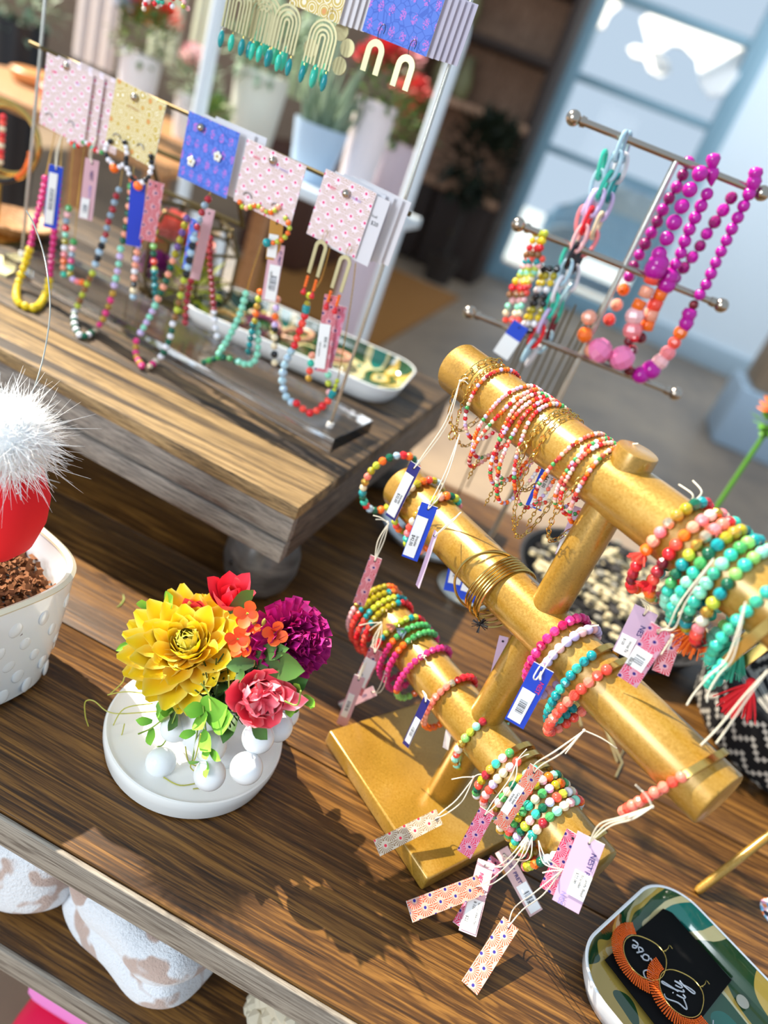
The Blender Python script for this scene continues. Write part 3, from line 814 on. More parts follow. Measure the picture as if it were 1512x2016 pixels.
def petal_mat(name, base, tip, edge=None):
    m = mat(name, tip, .55, sss=.08); n = NT(m)
    u, v_ = n.uv(1, 1)
    c = n.mix(n.math('MULTIPLY', v_, 1.15, clamp=True), base, tip)
    if edge: c = n.mix(n.math('POWER', n.math('ABSOLUTE', n.math('MULTIPLY', n.math('SUBTRACT', u, .5), 2.0)), 3.0), c, edge)
    n.col(c); return m
M_DY = petal_mat('yellow_orange_petal', hexc('f5a410'), hexc('f8dc22'), hexc('fdf07a'))
M_DC = petal_mat('olive_yellow_petal', hexc('a89a1a'), hexc('d9cb3a'), hexc('e6dd74'))
M_CO = petal_mat('coral_pink_petal', hexc('ee2f55'), hexc('f85f72'), hexc('ffaab0'))
M_RED = petal_mat('bright_red_petal', hexc('d9203a'), hexc('f04556'))
M_MG = petal_mat('magenta_petal', hexc('7a0b55'), hexc('b31a7c'), hexc('d62f86'))
M_OR = petal_mat('orange_petal', hexc('e2481a'), hexc('fb6c2c'))
M_LF = petal_mat('fresh_green_leaf', hexc('5d9a2e'), hexc('8fcf45'))
M_LD = petal_mat('deep_green_leaf', hexc('27451c'), hexc('46702e'))
M_STEM = mat('green_stem', hexc('8fa84a'), .5)
def petal(bm, o, d, up, L, W, curl=0.3, cup=0.3, tip=1.0, ruffle=0.0, nu=4, nv=6, rnd=random):
    """o root, d growth direction, up the inner side"""
    uvl = bm.loops.layers.uv.verify()
    d = d.normalized(); x = d.cross(up)
    if x.length < 1e-4: x = d.cross(V((1, .2, .1)))
    x.normalize(); n_ = x.cross(d).normalized()
    rows = []
    for j in range(nv + 1):
        v_ = j / nv
        wv = W * (math.sin(PI * min(1, v_ * .62 + .10)) ** .9) * (1 - max(0, (v_ - .6) / .4) ** 2 * tip)
        ang = curl * v_
        c = o + (d * math.cos(ang * .5) + n_ * math.sin(ang * .5)) * (L * v_) + n_ * (math.sin(ang) * L * v_ * .35)
        row = []
        for i in range(nu + 1):
            s = (i / nu - .5) * 2
            rf = ruffle * L * math.sin(i * 2.2 + j * .7) * v_
            row.append(bm.verts.new(c + x * (s * wv) + n_ * (s * s * cup * wv + rf)))
        rows.append(row)
    for j in range(nv):
        for i in range(nu):
            f = bm.faces.new((rows[j][i], rows[j][i + 1], rows[j + 1][i + 1], rows[j + 1][i]))
            for l, (a, b) in zip(f.loops, ((i, j), (i + 1, j), (i + 1, j + 1), (i, j + 1))): l[uvl].uv = (a / nu, b / nv)
def flower(name, c, axis, layers, m, seed, parent, Rc=.004):
    """layers: (count, polar angle, length, width, curl, cup, tip, ruffle, root height)"""
    rnd = random.Random(seed); axis = V(axis).normalized(); x, y, z = frame(axis)
    bm = bmesh.new(); k0 = 0
    for (n_, pol, L, W, curl, cup, tip, ruf, h) in layers:
        for k in range(n_):
            a = 2 * PI * (k + .5 * (k0 % 2)) / n_ + rnd.uniform(-.12, .12) + k0 * .37
            p_ = pol + rnd.uniform(-.09, .09)
            rad = x * math.cos(a) + y * math.sin(a)
            d = axis * math.cos(p_) + rad * math.sin(p_)
            upn = axis * math.sin(p_) - rad * math.cos(p_)
            petal(bm, V(c) + axis * h + rad * Rc, d, upn, L * rnd.uniform(.9, 1.1), W * rnd.uniform(.9, 1.1), curl * rnd.uniform(.7, 1.3), cup, tip, ruf, rnd=rnd)
        k0 += 1
    return obj(name, bm, m, parent)
dc = PY(372, 1275, .487)
ax = (CAM - dc).normalized() * .75 + V((-.18, 0, .35))
dh = flower('dahlia', dc - ax.normalized() * .012, ax, [
    (16, 1.75, .052, .0135, .5, .35, .8, 0, -.006), (16, 1.5, .056, .0135, .45, .35, .8, 0, -.002), (15, 1.28, .052, .013, .45, .4, .8, 0, .002), (14, 1.05, .046, .012, .5, .45, .8, 0, .005),
    (13, .85, .037, .0095, .55, .5, .8, 0, .007), (11, .65, .031, .0085, .6, .6, .8, 0, .008)], M_DY, 21, fp)
flower('dahlia_centre', dc - ax.normalized() * .004, ax, [(11, .60, .030, .008, .8, .7, .7, 0, .006), (9, .38, .023, .006, 1.0, .8, .7, 0, .007), (7, .2, .019, .005, 1.1, .9, .6, 0, .008)], M_DC, 22, dh)
pe = PY(505, 1372, .455)
ax = (CAM - pe).normalized() * .8 + V((.25, 0, .15))
flower('peony', pe - ax.normalized() * .012, ax, [(6, 1.15, .034, .014, .6, .5, .5, .04, 0), (7, .85, .032, .014, .8, .7, .3, .05, .002), (7, .6, .030, .012, 1.0, .9, .2, .08, .004), (6, .35, .027, .010, 1.1, 1.0, .2, .1, .005), (4, .15, .022, .007, 1.1, 1.0, .2, .1, .006)], M_CO, 23, fp)
fl = bmesh.new()
pr = PY(535, 1375, .458)
petal(fl, pr, PY(600, 1382, .455) - pr, V((0, -1, .4)), .034, .009, -.2, .3, 1.0); petal(fl, pr, PY(590, 1355, .46) - pr, V((0, -1, .5)), .028, .008, .2, .3, 1.0)
petal(fl, PY(505, 1395, .452), V((.2, -.3, -1)), V((0, -1, 0)), .018, .012, .2, .3, .8); obj('spread_petals', fl, M_CO, fp)
ca = PY(570, 1262, .505)
ax = (CAM - ca).normalized() * .6 + V((.45, 0, .25))
flower('carnation', ca - ax.normalized() * .008, ax, [(16, 1.7, .034, .009, .2, .2, -.1, .10, 0), (16, 1.35, .035, .009, .2, .2, -.1, .12, .002), (15, 1.05, .034, .0085, .3, .3, -.1, .13, .004), (14, .75, .031, .008, .3, .3, -.1, .15, .006), (12, .45, .028, .007, .4, .4, -.1, .16, .008), (8, .2, .025, .006, .4, .4, -.1, .16, .01)], M_MG, 24, fp)
li = PY(448, 1195, .515)
flower('red_lily', li, V((.05, -.25, 1)), [(6, .75, .036, .0105, .35, .4, 1.0, 0, 0), (3, .25, .03, .010, .3, .6, 1.0, 0, .002)], M_RED, 25, fp)
bm = bmesh.new(); p0 = PY(400, 1215, .51); petal(bm, p0, V((-.5, -.2, .6)), V((0, -1, .2)), .03, .01, .2, .4, 1.0); petal(bm, p0, V((-.1, -.2, .9)), V((0, -1, .2)), .028, .01, .2, .4, 1.0); obj('red_bud', bm, M_RED, fp)
for i, (px, py, yy) in enumerate(((487, 1208, .488), (541, 1246, .482), (468, 1258, .478), (492, 1232, .49), (474, 1275, .479))):
    c = PY(px, py, yy); ax = (CAM - c).normalized() + V((random.uniform(-.3, .3), 0, random.uniform(-.2, .3)))
    o_ = flower('small_orange_flower', c, ax, [(4, 1.25, .0125, .0052, .3, .2, .5, 0, 0)], M_OR, 30 + i, fp, .001)
    bm = bmesh.new(); tube(bm, [c, c - ax * .012 + V((0, 0, -.01)), V((-.14, .5, .13))], .0009, 6); obj('stem', bm, M_STEM, o_)
bm = bmesh.new()
for px, py in ((500, 1228), (515, 1240), (505, 1262), (520, 1225), (480, 1240), (530, 1265)):
    c = PY(px, py, .492); q_ = ball(bm, c, .0028, 2, scale=(.8, .8, 1.6))
obj('green_buds', bm, mat('olive_bud', hexc('9c9a3c'), .5), fp)
def leaf_group(name, specs, m, parent, W=.3, stem=None):
    bm = bmesh.new()
    for (px, py, yy, qx, qy, zz, wf) in specs:
        a = PY(px, py, yy); b = PY(qx, qy, zz); L = (b - a).length
        petal(bm, a, b - a, V((random.uniform(-.3, .3), -1, .5)), L, L * wf, random.uniform(-.3, .3), .25, 1.0, 0)
    return obj(name, bm, m, parent)
leaf_group('broad_leaves', [(500, 1305, .47, 445, 1312, .455, .28), (503, 1300, .478, 615, 1318, .468, .20), (505, 1288, .48, 560, 1278, .47, .2), (450, 1205, .50, 515, 1152, .50, .14), (400, 1200, .51, 360, 1195, .50, .25),
    (545, 1360, .47, 600, 1345, .47, .3), (500, 1415, .45, 522, 1455, .432, .28), (465, 1410, .455, 436, 1458, .43, .26), (470, 1320, .46, 480, 1345, .45, .4), (340, 1400, .46, 352, 1430, .44, .4)], M_LD, fp)
leaf_group('round_leaves', [(405, 1395, .45, 362, 1398, .435, .38), (402, 1405, .45, 432, 1398, .435, .42), (415, 1412, .45, 448, 1412, .435, .42), (395, 1405, .45, 398, 1435, .432, .45), (385, 1440, .44, 352, 1450, .43, .28), (398, 1440, .44, 410, 1478, .42, .3),
    (405, 1470, .43, 408, 1498, .418, .28), (412, 1475, .43, 436, 1498, .42, .2), (405, 1500, .425, 412, 1535, .41, .2), (392, 1500, .425, 372, 1503, .41, .15), (300, 1420, .45, 268, 1420, .44, .3), (298, 1432, .45, 300, 1470, .435, .28), (308, 1398, .46, 330, 1402, .45, .4),
    (585, 1365, .47, 592, 1345, .465, .32), (595, 1380, .47, 620, 1376, .465, .35), (570, 1385, .465, 572, 1412, .455, .35), (612, 1382, .47, 620, 1392, .465, .5), (585, 1390, .47, 578, 1405, .46, .3),
    (345, 1395, .455, 310, 1400, .44, .3)], M_LF, fp)
leaf_group('upper_sprig_leaves', [(290, 1200, .50, 280, 1178, .495, .45), (327, 1190, .50, 345, 1172, .495, .4), (285, 1222, .50, 265, 1225, .495, .35), (275, 1240, .50, 255, 1245, .495, .35), (265, 1262, .50, 228, 1282, .485, .2), (300, 1240, .5, 290, 1262, .49, .3)], M_LF, fp)
bm = bmesh.new()
for pts in (((290, 1200), (305, 1215), (320, 1235)), ((290, 1200), (286, 1225), (300, 1250)), ((327, 1190), (322, 1210), (330, 1230)), ((265, 1262), (285, 1258), (300, 1275)), ((285, 1222), (292, 1235), (300, 1255))):
    tube(bm, smooth([PY(a, b, .50) for a, b in pts], 5), .0007, 5)
for pts in (((400, 1390), (405, 1440), (405, 1500), (412, 1530)), ((340, 1400), (300, 1432), (272, 1445)), ((350, 1395), (325, 1460), (310, 1470)), ((440, 1400), (455, 1430)), ((560, 1380), (585, 1388), (592, 1360)), ((395, 1345), (410, 1365), (415, 1400)), ((450, 1330), (452, 1370), (458, 1400)), ((395, 1400), (380, 1490), (375, 1503))):
    tube(bm, smooth([PY(a, b, .447 - .012 * (i > 1)) for i, (a, b) in enumerate(pts)], 5), .0008, 5)
obj('stems', bm, M_STEM, fp)
M_TDR = mat('yellow_green_tendril', hexc('b5b04a'), .5)
for pts, y_ in ((((295, 1325), (250, 1330), (240, 1345), (215, 1368)), .47), (((285, 1365), (245, 1362), (212, 1368)), .465), (((310, 1400), (240, 1405), (210, 1400), (185, 1380), (168, 1382), (168, 1410), (175, 1440), (155, 1452)), .46), (((290, 1330), (330, 1320), (300, 1345), (290, 1352)), .462),
    (((300, 1385), (245, 1395), (222, 1430)), .455), (((245, 1425), (235, 1455), (205, 1470), (175, 1485)), .45), (((365, 1470), (372, 1500), (395, 1510)), .43), (((395, 1445), (385, 1490), (375, 1510), (395, 1525), (398, 1515), (385, 1512)), .425)):
    bm = bmesh.new(); tube(bm, smooth([PY(a, b, y_) for a, b in pts], 6), .0006, 5); obj('tendril', bm, M_TDR, fp)
for pts in (((322, 1530), (355, 1546), (400, 1540), (420, 1548), (380, 1553)), ):
    bm = bmesh.new(); tube(bm, smooth([PZ(a, b, .0266) for a, b in pts], 6), .0006, 5); obj('tendril', bm, M_TDR, fp)
bm = bmesh.new(); rnd = random.Random(8)
for k in range(160):
    a = rnd.uniform(0, 2 * PI); r_ = rnd.uniform(0, .034); c = pb + V((r_ * math.cos(a), r_ * math.sin(a), .072))
    tube(bm, [c, c + V((rnd.uniform(-.02, .02), rnd.uniform(-.03, .01), rnd.uniform(.005, .05)))], .0008, 4)
for k in range(60):
    a = rnd.uniform(0, 2 * PI); r_ = rnd.uniform(.01, .034); c = pb + V((r_ * math.cos(a), r_ * math.sin(a), .078 + rnd.uniform(0, .03)))
    petal(bm, c, V((math.cos(a), math.sin(a) - .4, rnd.uniform(-.3, .6))), V((0, 0, 1)), .022, .007, -.3, .3, 1.0, 0)
obj('foliage', bm, M_LD, fp)
bm = bmesh.new(); c = [PZ(a, b, .0006) for a, b in ((242, 1170), (244, 1180), (238, 1190), (230, 1196))]; tube(bm, smooth(c, 5), [.0003 + .0006 * math.sin(PI * i / 15) for i in range(16)], 5)
o = obj('fallen_leaf', bm, M_STEM); tag(o, 'tiny curled green leaf fallen on the dark table before the round foot', 'leaf')

# ------------------------------------------------------------------ fleece blankets and parcels on the lower shelf
def leopard():
    m = mat('white_fleece_with_beige_patches', hexc('eef1f5'), .95, sheen=.5); n = NT(m)
    v = n.coord('Object'); a = n.noise(v, 21, 2, .5, .4); b = n.noise(v, 260, 3, .8)
    n.col(n.ramp(a, [(.0, hexc('f0f3f7')), (.53, hexc('f0f3f7')), (.57, hexc('c7ac9e')), (1, hexc('b99a8a'))]))
    n.bump(b, .9, .004); return m
M_LEO = leopard()
def blanket(c, sx, sy, sz, rot, label, folds=3):
    bm = bmesh.new()
    nx, ny, nz = 36, 30, 22
    q = bmesh.ops.create_cube(bm, size=2)
    bmesh.ops.subdivide_edges(bm, edges=list(bm.edges), cuts=24, use_grid_fill=True)
    rnd = random.Random(hash(label) % 1000)
    for v_ in bm.verts:
        p = v_.co; nrm = (abs(p.x) ** 5 + abs(p.y) ** 5 + abs(p.z) ** 4) ** (-1 / 5)
        p = p * nrm
        g = abs(math.sin((p.z + 1) / 2 * PI * folds)) ** .35
        s = .86 + .14 * g
        v_.co = V((p.x * sx * s * (1 + .03 * math.sin(p.z * 5 + p.y * 3)), p.y * sy * s, p.z * sz * (1 - .10 * p.x * p.x) + .004 * math.sin(p.x * 7 + p.y * 5)))
    bmesh.ops.transform(bm, matrix=Matrix.Translation(c) @ Matrix.Rotation(rot, 4, 'Z'), verts=bm.verts)
    o = obj('folded_blanket', bm, M_LEO); tag(o, label, 'blanket', 'fleece blankets on the lower shelf')
blanket(V((-.352, .480, -.252 + .075)), .122, .11, .075, .1, 'white fleece blanket with beige patches rolled at the left on the lower shelf', 1)
blanket(V((-.135, .485, -.252 + .055)), .09, .10, .055, -.25, 'folded white fleece blanket with beige patches, the right one on the lower shelf', 2)
bm = bmesh.new(); rnd = random.Random(9)
cb = PZ(600, 2030, -.2)
for k in range(120):
    a = rnd.uniform(0, 2 * PI); u_ = rnd.uniform(0, .9); ball(bm, V((cb.x, .47, -.252)) + V((math.cos(a) * .065 * (1 - .2 * u_), math.sin(a) * .065 * (1 - .2 * u_), u_ * .075)), .011, 1)
lathe(bm, [(0, 0), (.06, 0), (.062, .06), (.05, .07), (0, .07)], V((cb.x, .47, -.252)), 24)
o = obj('knitted_basket', bm, mat('cream_chunky_knit', hexc('cfc4ac'), .9), base=True); tag(o, 'cream chunky knitted basket on the lower shelf at the bottom edge', 'basket')
for (px, py, z, sx, sy, sz, h_, lb, nm) in ((175, 2040, -.50, .10, .10, .11, 'e3104a', 'crimson red gift bag on the floor below the shelves', 'gift_bag'), (150, 1985, -.47, .075, .06, .025, 'ee8fd6', 'pink pouch lying on the red gift bag', 'pouch'), (215, 2010, -.5, .05, .06, .14, 'b00f2c', 'dark red gift box beside the crimson bag', 'gift_box')):
    c = PZ(px, py, z); bm = bmesh.new()
    q = bmesh.ops.create_cube(bm, size=2); bmesh.ops.subdivide_edges(bm, edges=list(bm.edges), cuts=8, use_grid_fill=True)
    hgt = (z + .8) / 2 if nm != 'pouch' else .03
    for v_ in bm.verts:
        p = v_.co; k = (abs(p.x) ** 8 + abs(p.y) ** 8 + abs(p.z) ** 8) ** (-1 / 8); p = p * k
        v_.co = V((p.x * sx * (1 + .04 * math.sin(p.z * 4)), p.y * sy, p.z * hgt))
    bmesh.ops.translate(bm, verts=bm.verts, vec=V((c.x, c.y + .05, (-.8 + hgt) if nm != 'pouch' else -.50 + .03)))
    o = obj(nm, bm, mat('fabric_' + h_, hexc(h_), .6), base=True); tag(o, lb, 'gift' if nm != 'pouch' else 'pouch')

# ------------------------------------------------------------------ glazed trays
def tray(c, L, W, H, rot, m, label, name='glazed_tray', nseg=20, t=.003):
    """rounded rectangular tray standing on its base, L along x before rotation"""
    e = empty(name, c, label, 'tray')
    def ring(bm, l, w_, r, z):
        vs = []
        for (sx, sy, a0) in ((1, 1, 0), (-1, 1, PI / 2), (-1, -1, PI), (1, -1, 1.5 * PI)):
            for k in range(nseg + 1):
                a = a0 + PI / 2 * k / nseg
                vs.append(bm.verts.new(V((sx * (l / 2 - r) + r * math.cos(a), sy * (w_ / 2 - r) + r * math.sin(a), z))))
        return vs
    def skin(bm, spec):
        prev = None
        for s in spec:
            R_ = ring(bm, *s)
            if prev:
                n_ = len(R_)
                for k in range(n_): bm.faces.new((prev[k], prev[(k + 1) % n_], R_[(k + 1) % n_], R_[k]))
            prev = R_
        return prev
    T = Matrix.Translation(V(c)) @ Matrix.Rotation(rot, 4, 'Z')
    r = min(L, W) * .26
    bm = bmesh.new(); p_ = skin(bm, [(L * .90, W * .86, r * .8, 0), (L * .93, W * .90, r * .9, H * .08), (L * .985, W * .98, r, H * .6), (L, W, r, H), (L - t, W - t, r - t * .5, H * 1.03), (L - 2 * t, W - 2 * t, r - t, H)])
    bm.faces.new([v_ for v_ in bm.verts][:4 * (nseg + 1)][::-1])
    bmesh.ops.transform(bm, matrix=T, verts=bm.verts); obj('shell', bm, M_WHITEC, e)
    bm = bmesh.new(); p_ = skin(bm, [(L - 2 * t, W - 2 * t, r - t, H * .99), (L * .96, W * .94, r * .95, H * .55), (L * .91, W * .87, r * .85, H * .2), (L * .86, W * .80, r * .7, H * .14)])
    bm.faces.new(p_)
    bmesh.ops.transform(bm, matrix=T, verts=bm.verts); obj('glazed_inside', bm, m, e)
    return e
T1R = math.radians(-31)
t1c = V((.2815, .5455, .0)) + V((math.cos(T1R), math.sin(T1R), 0)) * .150
tray(t1c, .31, .182, .030, T1R, M_CAMO2, 'green and cream glazed tray with black earring card at the lower right')
tray(V((-.400, 1.115, .2)), .375, .185, .032, math.radians(4), M_CAMO, 'long green and yellow glazed tray on the riser behind the necklaces')

# black card with silver brush lettering and clear sticker, inside the lower right tray
t1x = V((math.cos(T1R), math.sin(T1R), 0)); t1y = V((-t1x.y, t1x.x, 0))
ec = empty('earring_card', PZ(1385, 1905, .008), 'black earring card hand lettered Rose and Lily in the glazed tray', 'earring card')
bm = bmesh.new()
ca_, cb_, cc_, cd_ = PZ(1311, 1784, .010), PZ(1440, 1930, .010), PZ(1330, 2070, .008), PZ(1190, 1890, .0075)
def sheet(bm, q, th=.0006):
    vs = [bm.verts.new(p + V((0, 0, th))) for p in q] + [bm.verts.new(p) for p in q]
    bm.faces.new(vs[:4]); bm.faces.new(vs[4:][::-1])
    for i in range(4): j = (i + 1) % 4; bm.faces.new((vs[i], vs[i + 4], vs[j + 4], vs[j]))
sheet(bm, [ca_, cd_, cc_, cb_]); bmesh.ops.recalc_face_normals(bm, faces=bm.faces); obj('card', bm, M_BLACK, ec, smooth=False)
def stroke(strokes, o, x, y, z, s, r, m, parent, name='lettering'):
    bm = bmesh.new()
    for st in strokes: tube(bm, smooth([o + x * a * s + y * b * s + z * .0009 for a, b in st], 6), r, 5)
    return obj(name, bm, m, parent)
ROSE = [[(0, 0), (.08, .5), (.12, 1.0)], [(-.1, .85), (.2, 1.05), (.42, .9), (.35, .62), (.1, .5), (.3, .25), (.55, 0), (.62, .02)],
        [(.75, .38), (.62, .2), (.72, 0), (.88, .12), (.86, .34), (.75, .38), (.95, .36)], [(1.02, .1), (1.14, .44), (1.1, .3), (1.24, .12), (1.12, 0), (1.0, .05)], [(1.3, .16), (1.46, .3), (1.4, .42), (1.3, .28), (1.36, .02), (1.52, .04), (1.62, .12)]]
LILY = [[(.25, 1.0), (.1, .9), (.12, .4), (-.02, .06), (.15, .02), (.4, .1)], [(.45, .4), (.42, .1), (.5, .0), (.58, .1)], [(.46, .55), (.48, .58)], [(.62, .3), (.78, .95), (.7, 1.0), (.66, .5), (.7, .05), (.8, .05)],
        [(.86, .4), (.84, .15), (.94, .08), (1.04, .4)], [(1.04, .4), (1.0, -.2), (.9, -.5), (.82, -.4), (.98, -.05), (1.15, .15)]]
def lettering_frame(p, q):
    o_ = PZ(*p, .0105); e_ = PZ(*q, .0105); x = (e_ - o_).normalized(); return o_, x, V((0, 0, 1)).cross(x)
o_, x, y = lettering_frame((1300, 1912), (1246, 1848)); stroke(ROSE, o_ , x, y, UP, .0205, .0007, M_SILVERINK, ec)
o_, x, y = lettering_frame((1352, 1988), (1345, 1944)); stroke(LILY, o_ , x, y, UP, .022, .0007, M_SILVERINK, ec)
o_, x, y = lettering_frame((1440, 2040), (1400, 2000)); stroke([[(0, 0), (.2, .3), (.1, .5), (0, .3), (.3, .1), (.5, .3), (.6, .1)]], o_, x, y, UP, .03, .0005, M_SILVERINK, ec)
def disc(bm, c, z, r, th=.0004, n_=28):
    x, y, d = frame(z); tube(bm, [c - d * th / 2, c + d * th / 2], r, n_)
bm = bmesh.new(); disc(bm, PZ(1462, 1972, .0075), UP, .0062, .0012)
o = obj('clear_sticker', bm, mat('frosted_plastic', hexc('c9c7ba'), .2, alpha=.7)); tag(o, 'round frosted flower sticker at the right side of the earring card', 'sticker')
for i, (cx_, cy_, r_, lb) in enumerate(((1268, 1885, .0215, 'upper orange fan hoop earring lying over the word Rose'), (1340, 1955, .0215, 'lower orange fan hoop earring lying over the word Lily'))):
    c = PZ(cx_, cy_, .0125)
    e_ = empty('hoop_earring', c, lb, 'earring', 'orange beaded hoop earrings on the black card')
    # teardrop wire: apex toward image upper right
    apd = (PZ(cx_ + 48, cy_ - 15, .0125) - c).normalized(); sdv = UP.cross(apd)
    bm = bmesh.new(); P_ = []
    for k in range(40):
        a = 2 * PI * k / 40; rr = r_ * (1 + .22 * max(0, math.cos(a)) ** 6)
        P_.append(c + apd * math.cos(a) * rr + sdv * math.sin(a) * rr * .96)
    tube(bm, P_, .0005, 6, closed=True); obj('wire', bm, M_GOLD, e_)
    bm = bmesh.new(); ap = c + apd * r_ * 1.22
    tube(bm, smooth([ap, ap + apd * .004 + UP * .003, ap + apd * .010 + sdv * .003 + UP * .002, ap + apd * .013], 5), .0004, 5); ball(bm, ap + apd * .003, .001, 2); obj('ear_hook', bm, M_GOLD, e_)
    bm = bmesh.new()
    M_ORB = mat('burnt_orange_seed_bead', hexc('e2600f'), .35)
    for k in range(44):
        a = math.radians((72, 98)[i]) + math.radians((166, 190)[i]) * k / 43
        dd = apd * math.cos(a) + sdv * math.sin(a)
        for j in range(8): ball(bm, c + dd * (r_ + .0012 + j * .00145) + UP * random.uniform(-.0003, .0003), .00088, 1)
    obj('bead_fringe', bm, M_ORB, e_)

# thin gold rod, sticker, patterned basket
bm = bmesh.new(); a = PZ(1376, 1752, .0045); b = PZ(1530, 1632, .075)
tube(bm, [a + (b - a).normalized() * -.004, a, b, b + (b - a) * .3], [.003, .0048, .0048, .0048], 12)
o = obj('gold_rod', bm, M_GOLDP); tag(o, 'slim gold painted rod rising at the right edge above the tray', 'rod')
bm = bmesh.new(); q = PZ(1528, 1800, .0005); disc(bm, q, UP, .0185, .001, 40)
M_STK = mat('painted_round_sticker', hexc('f3c3cf'), .4); n = NT(M_STK); v = n.coord('Object'); a_ = n.new('ShaderNodeTexVoronoi'); a_.inputs['Scale'].default_value = 190; n.t.links.new(v, a_.inputs['Vector'])
sp = n.new('ShaderNodeSeparateColor'); n.t.links.new(a_.outputs['Color'], sp.inputs[0]); n.col(n.ramp(sp.outputs[0], [(0, hexc('f7e8ea')), (.3, hexc('eda4bc')), (.5, hexc('6fb1d8')), (.65, hexc('f08a4a')), (.78, hexc('1d1a2a')), (.9, hexc('f3cdd6'))], 'CONSTANT'))
o = obj('round_sticker', bm, M_STK); tag(o, 'small round multicoloured sticker on the table at the right edge', 'sticker')
def weave():
    m = mat('black_and_white_woven_pattern', hexc('16161a'), .8); n = NT(m)
    c = n.new('ShaderNodeTexCoord'); sp = n.new('ShaderNodeSeparateXYZ'); n.t.links.new(c.outputs['Object'], sp.inputs[0])
    ang = n.math('MULTIPLY', n.math('ARCTAN2', sp.outputs[1], sp.outputs[0]), 8.0)
    z = n.math('MULTIPLY', sp.outputs[2], 34.0)
    def zig(off, w_):
        t = n.math('PINGPONG', n.math('ADD', ang, n.math('MULTIPLY', z, off)), 1.0)
        st = n.math('ROUND', n.math('MULTIPLY', t, 3.0))
        k = n.math('FRACT', n.math('ADD', z, n.math('MULTIPLY', st, .22)))
        return n.math('LESS_THAN', n.math('ABSOLUTE', n.math('SUBTRACT', k, .5)), w_)
    n.col(n.mix(zig(.0, .12), hexc('111216'), hexc('d9d4c8')))
    return m
bk = V((.53, 1.0, 0))
be = empty('woven_basket', bk, 'black basket with white geometric weave at the right edge behind the bars', 'basket')
bm = bmesh.new(); lathe(bm, [(0, 0), (.125, 0), (.145, .02), (.158, .10), (.152, .10), (.14, .025), (0, .02)], bk, 64); obj('basket_wall', bm, weave(), be)
bm = bmesh.new()
for k in range(2): 
    P_ = [bk + V((.155 * math.cos(a), .155 * math.sin(a), .102 + .003 * k)) for a in [2 * PI * i / 48 for i in range(48)]]; tube(bm, P_, .005, 8, closed=True)
obj('rim', bm, mat('black_cord_rim', hexc('1a1a1e'), .8), be)
# black basket of cream shell beads behind the middle bar
bk2 = V((.240, 1.145, 0))
be2 = empty('shallow_basket', bk2, 'dark shallow basket of cream tassels behind the middle gold bar', 'basket')
bm = bmesh.new(); lathe(bm, [(0, 0), (.15, 0), (.175, .045), (.168, .045), (.145, .01), (0, .01)], bk2, 48); obj('basket_wall', bm, mat('charcoal_basket', hexc('2b2a2c'), .8), be2)
rnd = random.Random(3); bm = bmesh.new()
for k in range(420):
    a = rnd.uniform(0, 2 * PI); r_ = .15 * math.sqrt(rnd.random()); c = bk2 + V((r_ * math.cos(a), r_ * math.sin(a), .03 + rnd.uniform(0, .03)))
    ball(bm, c, rnd.uniform(.006, .011), 1, scale=(1, rnd.uniform(.5, 1), .6), mi=rnd.choice((0, 0, 0, 1, 2)))
o = obj('shell_beads', bm, [mat('cream_shell', hexc('cdbf9a'), .5), mat('dark_shell', hexc('3a3633'), .5), mat('grey_shell', hexc('8e897c'), .5)]); tag(o, 'heap of cream and grey shell beads in the dark shallow basket', 'beads', kind='stuff')
# white dish with brass trinkets
dc_ = V((-.080, 1.09, 0))
de = empty('white_dish', dc_, 'shallow white dish of brass trinkets left of the middle bar', 'dish')
bm = bmesh.new(); lathe(bm, [(0, 0), (.055, 0), (.076, .012), (.087, .026), (.083, .027), (.072, .016), (0, .008)], dc_, 56); obj('bowl', bm, mat('pale_blue_white_glaze', hexc('dfe9f0'), .15, coat=.4), de)
rnd = random.Random(6)
cols = [M_BRASS, mat('cream_trinket', hexc('e6d8b0'), .4), M_OLDBRASS, mat('terracotta_trinket', hexc('c07a4a'), .5)]
for k in range(14):
    a = rnd.uniform(0, 2 * PI); r_ = .055 * math.sqrt(rnd.random()); c = dc_ + V((r_ * math.cos(a), r_ * math.sin(a), .024))
    bm = bmesh.new()
    if k % 2: 
        x, y, z = frame(V((rnd.uniform(-.4, .4), rnd.uniform(-.4, .4), 1))); R_ = rnd.uniform(.011, .018)
        tube(bm, [c + (x * math.cos(q) + y * math.sin(q)) * R_ for q in [2 * PI * i / 20 for i in range(20)]], .0022, 6, closed=True)
    else: ball(bm, c, rnd.uniform(.009, .015), 2, scale=(1, .8, .7))
    nm = 'ring' if k % 2 else 'stone'
    obj('trinket_' + nm, bm, cols[k % 4], de)

